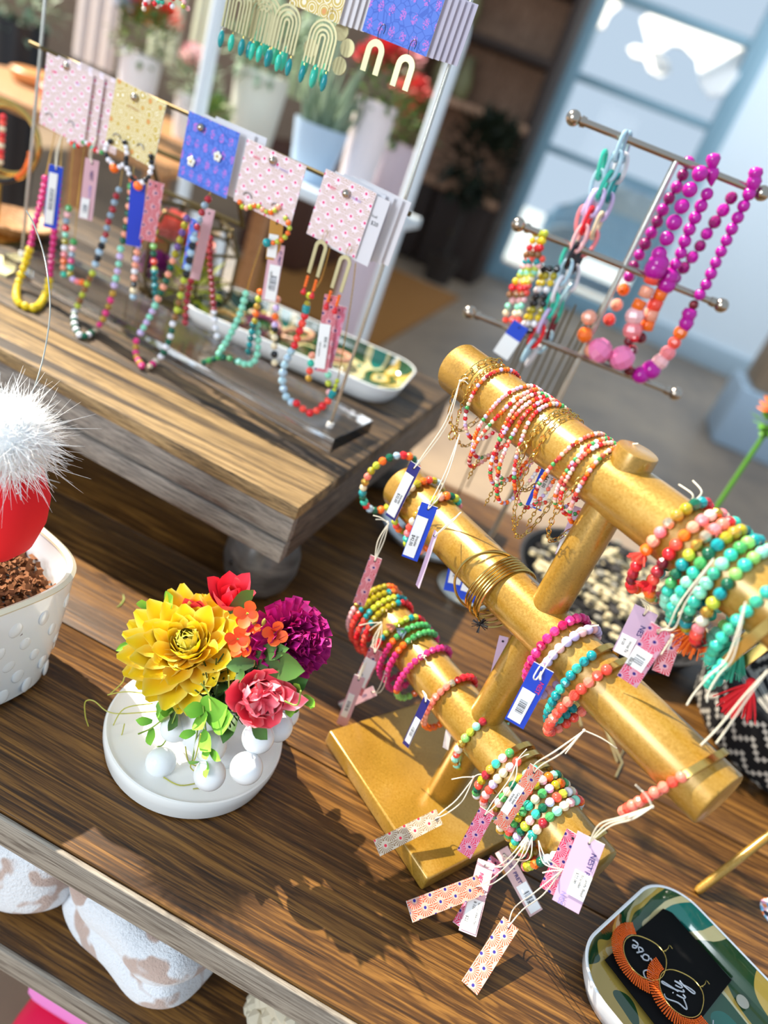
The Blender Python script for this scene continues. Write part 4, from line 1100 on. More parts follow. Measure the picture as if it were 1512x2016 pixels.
# ================================================================== THE CARD STAND ON THE RISER
SN = V((-.14706, -.98913, 0)); SX = V((.98913, -.14706, 0))
SR = V((-.239, .858, .222)); SL = V((-.799, .941, .222))
def sp_(px, py, off=.045): return PP(px, py, SR + SN * off, SN)
RZ1 = .502; RZ2 = sp_(780, 88, .045).z + .078
cs = empty('card_stand', ((SR + SL) / 2).xy.to_3d() + V((0, 0, .2)), 'clear acrylic and metal card stand hung with cards and bead necklaces', 'display stand')
bm = bmesh.new()
c = (SR + SL) / 2; c.z = .2108
sc0 = PZ(649, 892, .2005) - SX * .30 - SN * .055; box(bm, V((sc0.x, sc0.y, c.z)), (.60, .110, .0205), math.atan2(SX.y, SX.x), bev=.0012, seg=2)
obj('acrylic_base', bm, M_ACRYL, cs, smooth=False)
for p in (SR, SL):
    bm = bmesh.new(); cyl(bm, p, V((p.x, p.y, RZ2 + .02)), .0022, 12); r_ = obj('upright', bm, M_CHROME, cs)
    bm = bmesh.new(); cyl(bm, p, p + UP * .006, .0045, 16); obj('collar', bm, mat('white_collar', hexc('e8e6e2'), .4), r_)
for z in (RZ1, RZ2):
    bm = bmesh.new(); a = V((SL.x, SL.y, z)) - SX * .02; b = V((SR.x, SR.y, z)) + SX * .012; cyl(bm, a, b, .0026, 12); obj('rail', bm, M_OLDBRASS, cs)
PEGS = [(130, 140), (265, 190), (395, 255), (537, 315), (683, 375)]
def peg(b, z, L=.052):
    root = b - SN * (b - SR).dot(SN); root.z = z
    bm = bmesh.new(); cyl(bm, root, b, .0016, 8); p_ = obj('peg', bm, M_STEEL, cs)
    bm = bmesh.new(); ball(bm, b, .0046, 3); obj('ball_end', bm, M_STEEL, p_)
for q in PEGS: 
    b = sp_(*q, .053); b.z = RZ1; peg(b, RZ1)
for xx in (-.70, -.58, -.50, -.42, -.32): peg(SR + SX * (xx - SR.x) / SX.x + SN * .053 + UP * (RZ2 - SR.z), RZ2)

CSN = [0]
def card(tl, tr, bl, off, m, label, group=None, rows=None, dx=0.0, back=None, slots=False, mf=None):
    a, b, c = sp_(*tl, off), sp_(*tr, off), sp_(*bl, off)
    x = (b - a).normalized(); dn = (c - a); dn = (dn - x * dn.dot(x)).normalized(); y = -dn; z = x.cross(y)
    W = (b - a).length; Hh = (c - a).dot(dn)
    o = a + dn * Hh + x * dx
    e = empty('jewellery_card', o + x * W / 2 + y * Hh, label, 'card', group)
    bm = bmesh.new(); slab(bm, o, x, y, z, 0, W, 0, Hh, .0007, 0, 1, curve=random.uniform(-.0008, .0015))
    cd_ = obj('card', bm, [m, back or M_GREYCARD], e, smooth=False)
    if slots:
        for (u, v_, fl) in ((.22, .16, 1), (.70, .20, -1)):
            bm = bmesh.new(); P_ = [o + x * (W * u + .0055 * math.cos(t) * fl) + y * (Hh * v_ + .0045 * math.sin(t)) + z * (.0012 + .0012 * math.sin(t / 2)) for t in [PI * k / 12 for k in range(13)]]
            tube(bm, P_, .0007, 5); obj('slot', bm, mat('silver_grey_slot', hexc('8f8b8c'), .3, .5), e)
    if rows:
        for (s, size, u, v_, ink) in rows:
            text(s, size, basis(o + z * .0014, x, y, z) @ Matrix.Translation(V((W * u, Hh * v_, 0))), ink, e, align='CENTER')
    return e, o, x, y, z, W, Hh
def stack(tl, tr, bl, n_, label, group, m=M_GREYCARD, d0=.006, step=.0045, sh=.004, lift=.0015, off0=.045, txt=None):
    for k in range(n_):
        j = k + 1; dd = lambda q: (q[0], q[1])
        e, o, x, y, z, W, Hh = card(dd(tl), dd(tr), dd(bl), off0, m, ['first ', 'second ', 'third ', 'fourth ', 'fifth '][k] + label, group)
        # slide back along the peg, true size kept
        mv = -SN * (d0 + step * k) + SX * (sh * j) + UP * lift * j
        e.location = e.location + mv; WL[e] = WL[e] + mv
BR_ = 'NEST PRETTY THINGS'
nest = [('NEST', .0042, .22, .79, M_PINKINK), ('PRETTY THINGS', .0036, .60, .79, M_LILACINK)]
C1 = card((93, 103), (184, 148), (70, 238), .05, M_FANCARD, 'leftmost pale pink fan print earring card on the lower peg row', rows=nest, slots=True)
stack((93, 103), (184, 148), (70, 238), 3, 'fan print card fanned out behind the leftmost pale pink card', 'cards behind the leftmost card', M_FANCARD, .006, .006, .012, .001, .05)
C2 = card((230, 153), (328, 205), (210, 281), .05, M_YELCARD, 'mustard card with cream swirls, second from left on the peg row', rows=[('NEST PRETTY', .0032, .42, .70, mat('rust_ink', hexc('b5762f'), .7))], slots=True)
C3 = card((373, 218), (473, 262), (343, 343), .05, M_BLUECARD, 'blue and pink print card carrying two white flower studs')
stack((373, 218), (473, 262), (343, 343), 2, 'plain pale card showing behind the blue card with flower studs', 'cards behind the blue stud card', M_GREYCARD, .012, .006, .012, .002, .05)
C4 = card((488, 273), (604, 327), (467, 398), .05, M_FANCARD, 'pale pink fan print card with a beaded cord, fourth on the peg row', rows=nest, slots=True)
C5 = card((642, 332), (742, 381), (609, 462), .05, M_FANCARD, 'rightmost pale pink fan print card carrying gold arch earrings', rows=nest)
stack((642, 332), (742, 381), (609, 462), 4, 'plain pale card counting back behind the rightmost pink fan card', 'cards behind the rightmost card', M_GREYCARD, .008, .006, .0075, .0005, .05)
e, o, x, y, z, W, Hh = card((645, 334), (745, 383), (612, 464), .046, M_GREYCARD, 'pale grey price card reading twenty dollars behind the rightmost pink card')
mv = SX * .016 - UP * .002; e.location += mv; WL[e] = WL[e] + mv
text('$20', .006, basis(o + z * .001 + mv, x, y, z) @ Matrix.Translation(V((W * .80, Hh * .62, 0))), M_INK, e); text('Stud', .0045, basis(o + z * .001 + mv, x, y, z) @ Matrix.Translation(V((W * .76, Hh * .72, 0))), M_INK, e)
# upper row
U1 = card((748, -62), (880, -12), (716, 62), .05, M_BLUECARD, 'large blue and pink print card at the upper right of the stand')
stack((748, -62), (880, -12), (716, 62), 5, 'pale grey card counting back behind the upper blue card', 'cards behind the upper blue card', mat('lavender_grey_card', hexc('b9b3c4'), .6), .005, .004, .005, .0005, .05)
U2 = card((598, -110), (700, -70), (572, 8), .05, M_YELCARD, 'cream swirl print card at the top edge above the arch earrings')
stack((598, -110), (700, -70), (572, 8), 4, 'pale grey card counting back behind the cream swirl card', 'cards behind the cream swirl card', M_GREYCARD, .005, .004, .005, .0005, .05)

# flower studs
for (px, py, lb) in ((376, 318, 'left white enamel flower stud on the blue card'), (428, 308, 'right white enamel flower stud on the blue card')):
    c = sp_(px, py, .0535); e = empty('flower_stud', c, lb, 'earring', 'white flower studs on the blue card')
    bm = bmesh.new()
    for k in range(5):
        a = 2 * PI * k / 5 + .3; q = c + SX * math.cos(a) * .0034 + UP * math.sin(a) * .0034
        vs = ball(bm, q, .0027, 2)
        for v_ in vs: v_.co -= SN * ((v_.co - q).dot(SN) * .6)
    obj('petals', bm, mat('cream_enamel', hexc('e9e6d8'), .25), e)
    bm = bmesh.new(); ball(bm, c + SN * .001, .0013, 2); obj('centre', bm, M_GOLD, e)
def hook(parent, p, m=M_GOLD, s=1.0):
    bm = bmesh.new(); P_ = [p + UP * t[1] * s + SX * t[0] * s + SN * .001 for t in ((0, 0), (-.0012, .004), (-.0005, .009), (.002, .0115), (.004, .009), (.0035, .005))]
    tube(bm, smooth(P_, 5), .0004, 5); return obj('ear_hook', bm, m, parent)
def arch_bm(bm, top, w_, h_, t, depth=.0012):
    """flat U arch, open at the bottom, hanging from its top point"""
    P_o = []; P_i = []
    r_ = w_ / 2
    for (rr, P_) in ((r_, P_o), (r_ - t, P_i)):
        P_.append(V((-rr, -(h_), 0)))
        for k in range(13): a = PI - PI * k / 12; P_.append(V((rr * math.cos(a), -r_ + rr * math.sin(a), 0)))
        P_.append(V((rr, -h_, 0)))
    L = []
    for dz in (depth / 2, -depth / 2):
        L.append([[bm.verts.new(top + SX * p.x + UP * p.y + SN * dz) for p in P_] for P_ in (P_o, P_i)])
    N_ = len(P_o)
    for i in range(N_ - 1):
        for s in (0, 1):
            A, B = L[s][0], L[s][1]; f = (A[i], A[i + 1], B[i + 1], B[i]); bm.faces.new(f if s == 0 else f[::-1])
        for q in (0, 1):
            A, B = L[0][q], L[1][q]; bm.faces.new((A[i], B[i], B[i + 1], A[i + 1]))
    for i in (0, N_ - 1): bm.faces.new((L[0][0][i], L[0][1][i], L[1][1][i], L[1][0][i]))
for (tp, beads, lb) in (((636, 473), ((600, 535, 566), (619, 548, 577)), 'left gold U arch earring with orange and red drops'), ((683, 503), ((646, 566, 600), (667, 577, 612)), 'right gold U arch earring with orange and red drops')):
    t = sp_(*tp, .053); e = empty('arch_earring', t, lb, 'earring', 'gold U arch earrings on the rightmost card')
    bm = bmesh.new(); arch_bm(bm, t, .0165, .040, .0042); ar = obj('arch', bm, M_PALEGOLD, e); hook(e, t)
    bmesh.ops
    for s, (bx_, by0, by1) in zip((-1, 1), beads):
        q = t + SX * s * .0060 - UP * .042
        for j in range(4): bead(e, q - UP * (.003 + j * .0034), .0021, 'orange', 'facet')
        bead(e, q - UP * .0205, .0034, 'red', 'drop', name='drop')
for i, (tp, lb, nb) in enumerate((((645, 38), 'nested gold arch earring with teal drops, lowest and rightmost', 3), ((574, 8), 'nested gold arch earring in the middle of the top row', 3), ((535, -8), 'nested gold arch earring left of the middle one', 3), ((478, -30), 'nested gold arch earring farthest left at the top edge', 3), ((520, -12), 'nested gold arch earring second from left in the top row', 2))):
    off = .053 - .008 * (i in (2, 4)); t = sp_(*tp, off); e = empty('nested_arch_earring', t, lb, 'earring', 'nested gold arch earrings in the top row')
    for k in range(4):
        bm = bmesh.new(); arch_bm(bm, t - UP * (.0043 * k) + SN * .0, .034 - .0086 * k, .043 - .0043 * k, .0022, .001); obj('arch', bm, M_PALEGOLD, e)
    hook(e, t)
    for k in range(nb):
        q = t + SX * (-.014 + .014 * k) - UP * (.044 + .0065); bead(e, q - UP * .004, .0033, 'turq' if k % 2 else 'teal', 'round', None, 2.6, 'drop')
        bm = bmesh.new(); cyl(bm, q + UP * .0065, q + UP * .002, .0003, 5); obj('jump_ring', bm, M_GOLD, e)
for i, (px, py) in enumerate(((508, 78), (525, 88), (542, 104), (558, 116), (600, 128), (618, 150), (637, 148))):
    p = sp_(px, py, .02 + .003 * i); o = bpy.data.objects.new('teal_drop', bead_mesh('turq' if i % 2 else 'jade')); e = finish(o, 'teal_drop', None, p); o.scale = (.0042, .0042, .012)
    tag(o, ['leftmost', 'second from left', 'third from left', 'middle', 'third from right', 'second from right', 'rightmost'][i] + ' long teal drop in the row behind the nested gold arches', 'bead', 'teal drops behind the arches')
for (tp, lb) in (((745, 78), 'left pale gold horseshoe earring under the upper blue card'), ((805, 108), 'right pale gold horseshoe earring under the upper blue card')):
    t = sp_(*tp, .054); e = empty('horseshoe_earring', t, lb, 'earring', 'pale gold horseshoe earrings')
    bm = bmesh.new(); arch_bm(bm, t, .021, .03, .0062); obj('arch', bm, M_PALEGOLD, e); hook(e, t, mat('dark_hook', hexc('3c3a48'), .3, .8), 1.2)
for i, (px, py) in enumerate(((612, 95), (672, 62), (684, 95), (668, 130))):
    bm = bmesh.new(); c = sp_(px, py, .035); 
    tube(bm, [c - SN * .0006, c + SN * .0006], .0085, 20); o = obj('gold_disc', bm, M_PALEGOLD); tag(o, ['left flat', 'upper flat', 'right middle flat', 'lowest flat'][i] + ' pale gold disc hanging beside the lowest nested arch', 'earring', 'pale gold discs')
# bead cluster at the top edge, left
e = empty('bead_cluster_earring', sp_(325, -25, .05), 'cluster of tiny red, teal and pink beads at the top edge', 'earring')
for k in range(44):
    bead(e, sp_(325 + random.uniform(-42, 46), 2 + random.uniform(-22, 16) + 0, .05 + random.uniform(-.006, .006)), .0027, random.choice(['red', 'turq', 'lpink', 'white', 'orange', 'lime', 'wine', 'pearl']))

def necklace(label, segs, off=.052, group=None, name='bead_necklace', cat='necklace', fn=None, chainsegs=()):
    def g0(a, b):
        p = sp_(a, b, off)
        if p.z < .206:                      # slack beads rest on the riser or on the acrylic base
            q = PZ(a, b, .205)
            p = q if (q - SR).dot(SN) > .026 else PZ(a, b, .2262)
        return p
    g = fn or g0
    first = g(*segs[0][0][0]) if segs else g(*chainsegs[0][0])
    e = empty(name, first, label, cat, group)
    for s in segs:
        pts, cols, r = s[0], s[1], s[2]; kind = s[3] if len(s) > 3 else 'mix'; sl = s[4] if len(s) > 4 else 1.0
        P_ = smooth([g(a, b) for a, b in pts], 8)
        string_beads(e, P_, r, cols, kind, False, sl)
    for pts in chainsegs:
        chain(e, smooth([g(a, b) for a, b in pts], 6), .0016, .0008, .0003, step=.0022)
    return e
necklace('magenta and yellow bead necklace hanging under the leftmost card', [([(89, 352), (80, 400), (68, 445), (61, 480)], ['mag'], .0046), ([(58, 492), (46, 530), (34, 565), (34, 592), (50, 603), (70, 606), (84, 592), (93, 572), (97, 552)], ['yel'], .0055), ([(99, 540), (102, 500), (107, 460), (112, 410), (116, 350)], ['mag'], .0046)], .046, chainsegs=[[(108, 262), (98, 310), (90, 348)], [(122, 265), (120, 310), (117, 348)]])
necklace('double strand necklace of green, grey, coral and mint beads on a thin gold chain', [([(135, 410), (131, 432), (129, 455), (127, 490), (125, 525), (126, 540)], ['green', 'lpink', 'grey', 'red', 'mint', 'olive', 'white', 'pink', 'orange', 'peach', 'turq', 'orange'], .0046, 'mix'), ([(145, 476), (142, 498), (139, 520), (138, 540), (146, 552), (162, 556)], ['green', 'lpink', 'grey', 'hot', 'turq', 'olive', 'lilac', 'pink', 'orange', 'peach'], .0046)], .044, chainsegs=[[(146, 275), (140, 340), (136, 405)], [(167, 280), (155, 380), (147, 470)]])
SEQ = ['dgreen', 'peach'] * 3 + ['mint', 'lilac'] * 3 + ['gold', 'hot'] * 3
necklace('long multicoloured faceted necklace hanging from the mustard card', [([(234, 374), (228, 388), (222, 412), (214, 435), (208, 462)], ['grey', 'dred'], .0043), ([(204, 472), (198, 490), (190, 514), (188, 520)], ['lblue', 'black'], .0049), ([(182, 538), (170, 562), (160, 585), (153, 602)], ['lime', 'brown'], .0046),
    ([(147, 614), (147, 640), (157, 660), (170, 661), (180, 656)], ['white', 'dgreen'], .0046), ([(187, 652), (196, 639)], ['pearl', 'hot'], .0046), ([(203, 628), (213, 604), (222, 578)], ['gold', 'hot'], .0046), ([(225, 562), (231, 535), (236, 506), (238, 490)], ['lilac', 'mint'], .0046), ([(242, 474), (248, 446), (255, 402), (258, 378)], ['dgreen', 'peach'], .0046), ([(259, 368), (262, 354)], ['green', 'orange'], .0052)], .05, chainsegs=[[(241, 335), (236, 370)], [(263, 330), (262, 350)]])
necklace('long multicoloured faceted necklace hanging under the blue stud card', [([(410, 392), (404, 402), (397, 420), (388, 448), (384, 462)], ['dred', 'grey'], .0043), ([(382, 470), (376, 496), (370, 525), (367, 540)], ['lblue', 'black'], .0048), ([(362, 552), (355, 585), (348, 615), (345, 624)], ['lime', 'brown'], .0046), ([(340, 638), (335, 664), (324, 690), (317, 702)], ['white', 'dgreen'], .0046),
    ([(306, 712), (295, 722)], ['pearl', 'hot'], .0046), ([(279, 720), (268, 700), (268, 672)], ['hot', 'gold'], .0046), ([(277, 655), (291, 630), (305, 602)], ['lilac', 'mint'], .0046), ([(311, 588), (326, 555), (340, 514)], ['peach', 'dgreen'], .0046), ([(345, 500), (354, 473), (362, 448), (368, 430)], ['olive', 'purple'], .0046)], .05, chainsegs=[[(414, 378), (410, 390)]])
necklace('short strand of peach, white and black beads behind the fan print tag', [([(275, 472), (270, 498), (266, 525), (264, 552), (262, 585)], ['coral', 'lilac', 'peach', 'lilac', 'peach', 'white', 'peach', 'black', 'cream', 'lblue'], .0044)], .038)
necklace('strand of lime, orange and teal beads beside the fan print tag', [([(307, 440), (302, 482), (303, 512), (304, 530)], ['coral', 'lime', 'orange', 'lgreen', 'dgreen'], .0044), ([(304, 534), (305, 565), (308, 590)], ['teal', 'dteal'], .0047)], .040)
necklace('dark red bead necklace with a white tip left of the mint necklace', [([(376, 553), (368, 590), (365, 635)], ['dred'], .0046, 'facet'), ([(414, 470), (414, 520), (418, 575), (421, 608)], ['dred'], .0042, 'facet'), ([(421, 614), (423, 640), (427, 662)], ['white'], .0044)], .012)
necklace('mint and dark green bead necklace in front of the long tray', [([(484, 578), (472, 620), (450, 665), (431, 696)], ['mint'], .0047, 'mix'), ([(440, 702), (420, 707), (402, 713)], ['dgreen', 'green'], .0042), ([(440, 704), (455, 706), (464, 712)], ['dgreen', 'green'], .0042), ([(506, 640), (508, 680), (503, 708), (488, 718), (470, 712)], ['mint'], .0047)], .03, chainsegs=[[(515, 480), (495, 540), (485, 576)]])
necklace('slim necklace of orange, lime, gold and teal beads right of the mint one', [([(512, 575), (507, 600), (502, 632)], ['orange', 'lime', 'gold', 'orange', 'olive'], .0042), ([(498, 640), (494, 665), (489, 692)], ['dteal', 'teal'], .0042)], .04)
necklace('slim necklace of peach, lilac, black and cream beads before the long tray', [([(546, 590), (543, 615), (541, 640)], ['peach', 'lilac', 'orange', 'lilac'], .0045), ([(541, 648), (540, 680), (541, 714)], ['black', 'cream', 'cream', 'black', 'cream', 'lpink'], .0045)], .03)
necklace('red and ice blue bead necklace hanging under the rightmost card', [([(609, 582), (605, 598)], ['lime', 'olive'], .0042, 'facet'), ([(603, 606), (602, 612)], ['teal', 'teal'], .0048), ([(600, 622), (590, 652), (580, 680)], ['red', 'coral'], .0048, 'mix'), ([(573, 692), (560, 720), (556, 752), (563, 780), (574, 792)], ['sky', 'lblue'], .0052), ([(584, 794), (598, 806), (612, 813), (628, 805), (646, 789)], ['red', 'coral'], .0050), ([(652, 779), (655, 774)], ['teal', 'teal'], .0048), ([(658, 768), (664, 750)], ['lime'], .003, 'facet')], .047, chainsegs=[[(649, 490), (632, 550), (612, 578)], [(700, 520), (690, 600), (666, 745)]])
necklace('small strand of coral, mint and pink beads under the sticker tag', [([(614, 700), (611, 722), (608, 745)], ['peach', 'turq', 'coral', 'gold'], .0044), ([(646, 738), (647, 755), (648, 772)], ['mint', 'lime', 'lpink'], .0044)], .04)
# beads on black and white cords, mustard card
for pts, lb, cols in ((((217, 278), (208, 292), (212, 312), (225, 325), (238, 328), (248, 318)), 'left loop of black and white beads on the mustard card', ['black', 'white', 'white']), (((245, 280), (250, 300), (248, 320), (256, 345), (272, 360), (290, 352), (298, 330), (297, 308)), 'right loop of black and white beads on the mustard card', ['black', 'white', 'white', 'black'])):
    e = necklace(lb, [(pts, cols, .0032, 'round')], .054, 'black and white bead hoops', 'bead_hoop_earring', 'earring')
    q = pts[3] if 'left' in lb else pts[4]; bead(e, sp_(q[0], q[1] + 6, .055), .0058, 'orange')
e = necklace('lime and orange bead loop on the fourth card', [([(472, 398), (482, 410), (505, 405), (520, 415), (535, 418), (548, 408)], ['orange', 'lime', 'peach', 'lime'], .0031, 'round'), ([(562, 430), (570, 445), (566, 460), (555, 472), (538, 478)], ['lime', 'orange'], .0031, 'round')], .054, None, 'bead_hoop_earring', 'earring'); bead(e, sp_(526, 478, .055), .0052, 'teal')
e = necklace('string of tiny pearl, red and green beads below the leftmost cards', [([(136, 278), (150, 288), (165, 280), (176, 285), (188, 296), (200, 300)], ['white', 'coral', 'turq', 'red', 'lpink', 'green'], .0028, 'round')], .05, None, 'bead_hoop_earring', 'earring')

# ================================================================== PRICE TAGS
def ptag(label, hole, end, width, m, back=M_WHITE, twist=0.0, over=.005, sticker=None, rows=(), tip=0.0, group=None, srows=(), curve=None, barcode=True):
    d = end - hole; L = d.length; x = d.normalized(); zc = (CAM - (hole + end) / 2).normalized(); z = (zc - x * zc.dot(x)).normalized()
    z = (Matrix.Rotation(twist, 3, x) @ z).normalized(); y = z.cross(x)
    e = empty('price_tag', hole, label, 'tag', group)
    bm = bmesh.new(); slab(bm, hole, x, y, z, -over, L, -width / 2, width / 2, .0005, 0, 1, curve=random.uniform(.0, .0005) if curve is None else min(curve, .0005))
    obj('card', bm, [m, back], e, smooth=False)
    bm = bmesh.new(); disc(bm, hole + z * .0007, z, .0011, .0008, 14); obj('punched_hole', bm, mat('hole_shadow', hexc('2b2030'), .8), e)
    if sticker:
        a, b, lo, hi = sticker
        bm = bmesh.new(); slab(bm, hole + z * .0012, x, y, z, a * L, b * L, lo * width / 2, hi * width / 2, .0003, 0, 0, curve=.0006)
        st = obj('price_sticker', bm, M_WHITE if not barcode else M_WHITE, e, smooth=False)
        if barcode:
            a2 = a + (b - a) * .30; b2 = a + (b - a) * .72
            bm = bmesh.new(); slab(bm, hole + z * .0018, x, y, z, a2 * L, b2 * L, (lo * .75 + hi * .25) * width / 2, (lo * .2 + hi * .8) * width / 2, .0002, 0, 0, curve=.0006)
            obj('barcode', bm, M_BAR, st, smooth=False)
        for (s, size, u, v_, ink) in srows:
            text(s, size, basis(hole + z * .0024, x, y, z) @ Matrix.Translation(V((u * L, v_ * width / 2, 0))), ink, st)
    for (s, size, u, v_, ink) in rows:
        text(s, size, basis(hole + z * .0012, x, y, z) @ Matrix.Translation(V((u * L, v_ * width / 2, 0))), ink, e, bold=.00006)
    return e
def strings(parent, pts3, n_=2, spread=.002, r=.00055):
    bm = bmesh.new()
    for k in range(n_):
        s = (k - (n_ - 1) / 2) * 2 * spread; N_ = len(pts3)
        P_ = [V(p) + V((s, 0, s * .5)) * math.sin(PI * (i + .0) / max(1, N_ - 1)) for i, p in enumerate(pts3)]
        tube(bm, smooth(P_, 7), r, 6)
    return obj('string', bm, M_STRING, parent)
def knot(parent, p, tails=((.006, -.002, .006), (.008, -.002, .001))):
    bm = bmesh.new(); ball(bm, p, .0013, 2)
    for t in tails: tube(bm, smooth([p, p + V(t) * .5 + V((0, 0, .0015)), p + V(t)], 4), .0005, 5)
    return obj('knot', bm, M_STRING, parent)
M_BLUETAG = mat('royal_blue_tag', hexc('1f49c8'), .45); M_PINKTAG = mat('pale_pink_tag', hexc('dcb0ba'), .6); M_LILACTAG = mat('lilac_pink_tag', hexc('cbacc6'), .6); M_BEIGETAG = mat('beige_grey_tag', hexc('d8c9c2'), .6)
M_NAVYTAG = mat('navy_purple_tag', hexc('2b2a78'), .5); M_GREYPINK = mat('grey_pink_tag', hexc('d9b3b0'), .6)
pk = M_PINKINK
t = ptag('royal blue barcode tag hanging under the leftmost pink card', sp_(110, 334, .055), sp_(98, 449, .055), .0165, M_BLUETAG, sticker=(.06, .93, -.9, .35), barcode=True)
strings(t, [sp_(122, 265, .05), sp_(112, 300, .053), sp_(110, 334, .0565)], 2, .0012)
t = ptag('pale pink tag beside the blue barcode tag in the left of the stand', sp_(181, 322, .05), sp_(168, 432, .05), .0165, M_PINKTAG, sticker=(.62, .98, -.9, .3), rows=[('NEST', .0052, .12, .1, M_NAVYINK), ('PRETTY', .0045, .38, .1, M_LILACINK)])
strings(t, [sp_(190, 270, .05), sp_(178, 300, .052), sp_(181, 322, .0515)], 2, .0015)
ptag('pink fan print tag under the mustard card', sp_(307, 366, .056), sp_(289, 474, .054), .0185, M_FANPINK, sticker=None)
ptag('royal blue tag half hidden behind the pink fan print tag', sp_(272, 368, .05), sp_(262, 484, .048), .018, mat('bright_blue_tag', hexc('2a43c4'), .5))
ptag('narrow blue print tag turned edgewise under the blue stud card', sp_(384, 440, .046), sp_(367, 532, .046), .0125, M_BLUECARD, twist=.5)
ptag('pink tag hanging behind the narrow blue print tag', sp_(412, 420, .03), sp_(383, 550, .03), .0125, M_PINKTAG)
t = ptag('small mustard tag with white label under the fourth card', sp_(545, 440, .046), sp_(536, 512, .046), .0155, mat('mustard_tag', hexc('c08a3a'), .6), sticker=(.3, .93, -.9, .5), barcode=False)
t = ptag('pink tag with white price label hanging below the fourth card', sp_(545, 490, .044), sp_(529, 592, .044), .0175, M_PINKTAG, sticker=(.3, .98, -.6, .9), rows=[('ST PRETTY', .0045, .02, .55, M_NAVYINK)], srows=[('NEST-QTR $48', .0032, .42, -.25, M_INK)], barcode=True)
t = ptag('pink fan print tag with long white label under the rightmost card', sp_(652, 590, .05), sp_(632, 732, .05), .0165, M_FANPINK, sticker=(.33, .95, -1.1, .45), srows=[('BEE 00', .0045, .5, .0, M_INK), ('DEW NORTH', .0028, .58, -.7, M_INK)], barcode=False)
ptag('pink fan print tag partly hidden behind the long white label', sp_(668, 610, .042), sp_(640, 722, .042), .0165, M_FANROSE)

# ------------------------------------------------------------------ things on the riser behind the necklaces
def edge_box(pts, edges, r, m, parent, name):
    bm = bmesh.new()
    for a, b in edges: tube(bm, [pts[a], pts[b]], r, 6)
    for p in pts: ball(bm, p, r * 1.25, 1)
    return obj(name, bm, m, parent)
bc = V((-.625, 1.10, .2))
bb = empty('brass_box', bc, 'antique brass and glass box of faux flowers standing behind the necklaces', 'box')
def hexring(r, z, n_=6, ph=0.2): return [bc + V((r * math.cos(ph + 2 * PI * k / n_), r * .8 * math.sin(ph + 2 * PI * k / n_), z)) for k in range(n_)]
A0, A1, A2, A3 = hexring(.065, .002), hexring(.085, .035), hexring(.085, .105), hexring(.065, .14)
pts = A0 + A1 + A2 + A3; ed = []
for r_ in range(4):
    for k in range(6): ed.append((r_ * 6 + k, r_ * 6 + (k + 1) % 6))
for r_ in range(3):
    for k in range(6): ed.append((r_ * 6 + k, r_ * 6 + 6 + k))
edge_box(pts, ed, .0028, M_OLDBRASS, bb, 'frame')
bm = bmesh.new(); vs = [bm.verts.new(p) for p in pts]
for r_ in range(3):
    for k in range(6): bm.faces.new((vs[r_ * 6 + k], vs[r_ * 6 + (k + 1) % 6], vs[r_ * 6 + 6 + (k + 1) % 6], vs[r_ * 6 + 6 + k]))
obj('glass_panes', bm, M_GLASS, bb, smooth=False)
lid = [bc + V((x_, y_, z_)) for x_, y_, z_ in ((-.10, .05, .145), (.06, .05, .145), (.06, .0, .21), (-.10, .0, .21))]
edge_box(lid, [(0, 1), (1, 2), (2, 3), (3, 0)], .004, M_OLDBRASS, bb, 'lid_frame')
bm = bmesh.new(); box(bm, bc + V((0, 0, .006)), (.10, .08, .006)); obj('base_plate', bm, M_OLDBRASS, bb)
for i, (dx, dz, R_, cl, lb) in enumerate(((-.02, .105, .038, 'f08a7a', 'coral pink faux bloom inside the brass box'), (.03, .10, .026, 'ee6a3c', 'orange faux bloom inside the brass box'), (-.03, .04, .034, '8a1f7a', 'deep purple faux bloom low in the brass box'))):
    c = bc + V((dx, -.02, dz)); bm = bmesh.new(); bloom(bm, c, R_, 50, 40 + i); bloom(bm, c + V((0, -.006, .004)), R_ * .7, 30, 60 + i); o = obj('faux_bloom', bm, mat('bloom_' + cl, hexc(cl), .6)); tag(o, lb, 'flower')
bm = bmesh.new(); leafblob(bm, bc + V((.035, -.03, .045)), .03, 60, .04, .009, 4); o = obj('lime_leaves', bm, mat('lime_leaf', hexc('b9c02c'), .5)); tag(o, 'lime green faux leaves at the foot of the brass box', 'leaves')
# brass hoop holder and dish at the far left
bm = bmesh.new(); c = PY(5, 275, 1.02); hp = empty('hoop_display', V((c.x, c.y, .2)), 'brass ring display hung with red and black bead hoops at the left edge', 'display stand')
for rr, yo in ((.052, 0), (.045, .012)):
    bm = bmesh.new(); tube(bm, [c + V((rr * math.cos(a) * .9, yo + rr * .45 * math.cos(a), rr * 1.08 * math.sin(a))) for a in [2 * PI * k / 40 for k in range(40)]], .0038, 8, closed=True); obj('ring', bm, M_BRASS, hp)
bm = bmesh.new(); cyl(bm, V((c.x, c.y, .2)), c - UP * .055, .004, 12); lathe(bm, [(0, 0), (.04, 0), (.04, .006), (0, .008)], V((c.x, c.y, .2)), 32); obj('stem', bm, M_BRASS, hp)
e = empty('bead_hoop', c, 'loop of black and orange beads resting on the brass ring display', 'earring')
for k in range(30):
    a = PI + PI * k / 29; bead(e, c + V((.06 * math.cos(a), -.02 + .01 * math.cos(a), .058 * math.sin(a))), .0042, 'black' if k < 22 else 'orange', 'facet')
e = empty('bead_hoop', c, 'short strand of red and white beads inside the brass ring display', 'earring')
for k in range(9): bead(e, c + V((.012, -.015, .035 - k * .008)), .005, ['red', 'coral', 'cream'][k % 3], 'facet')
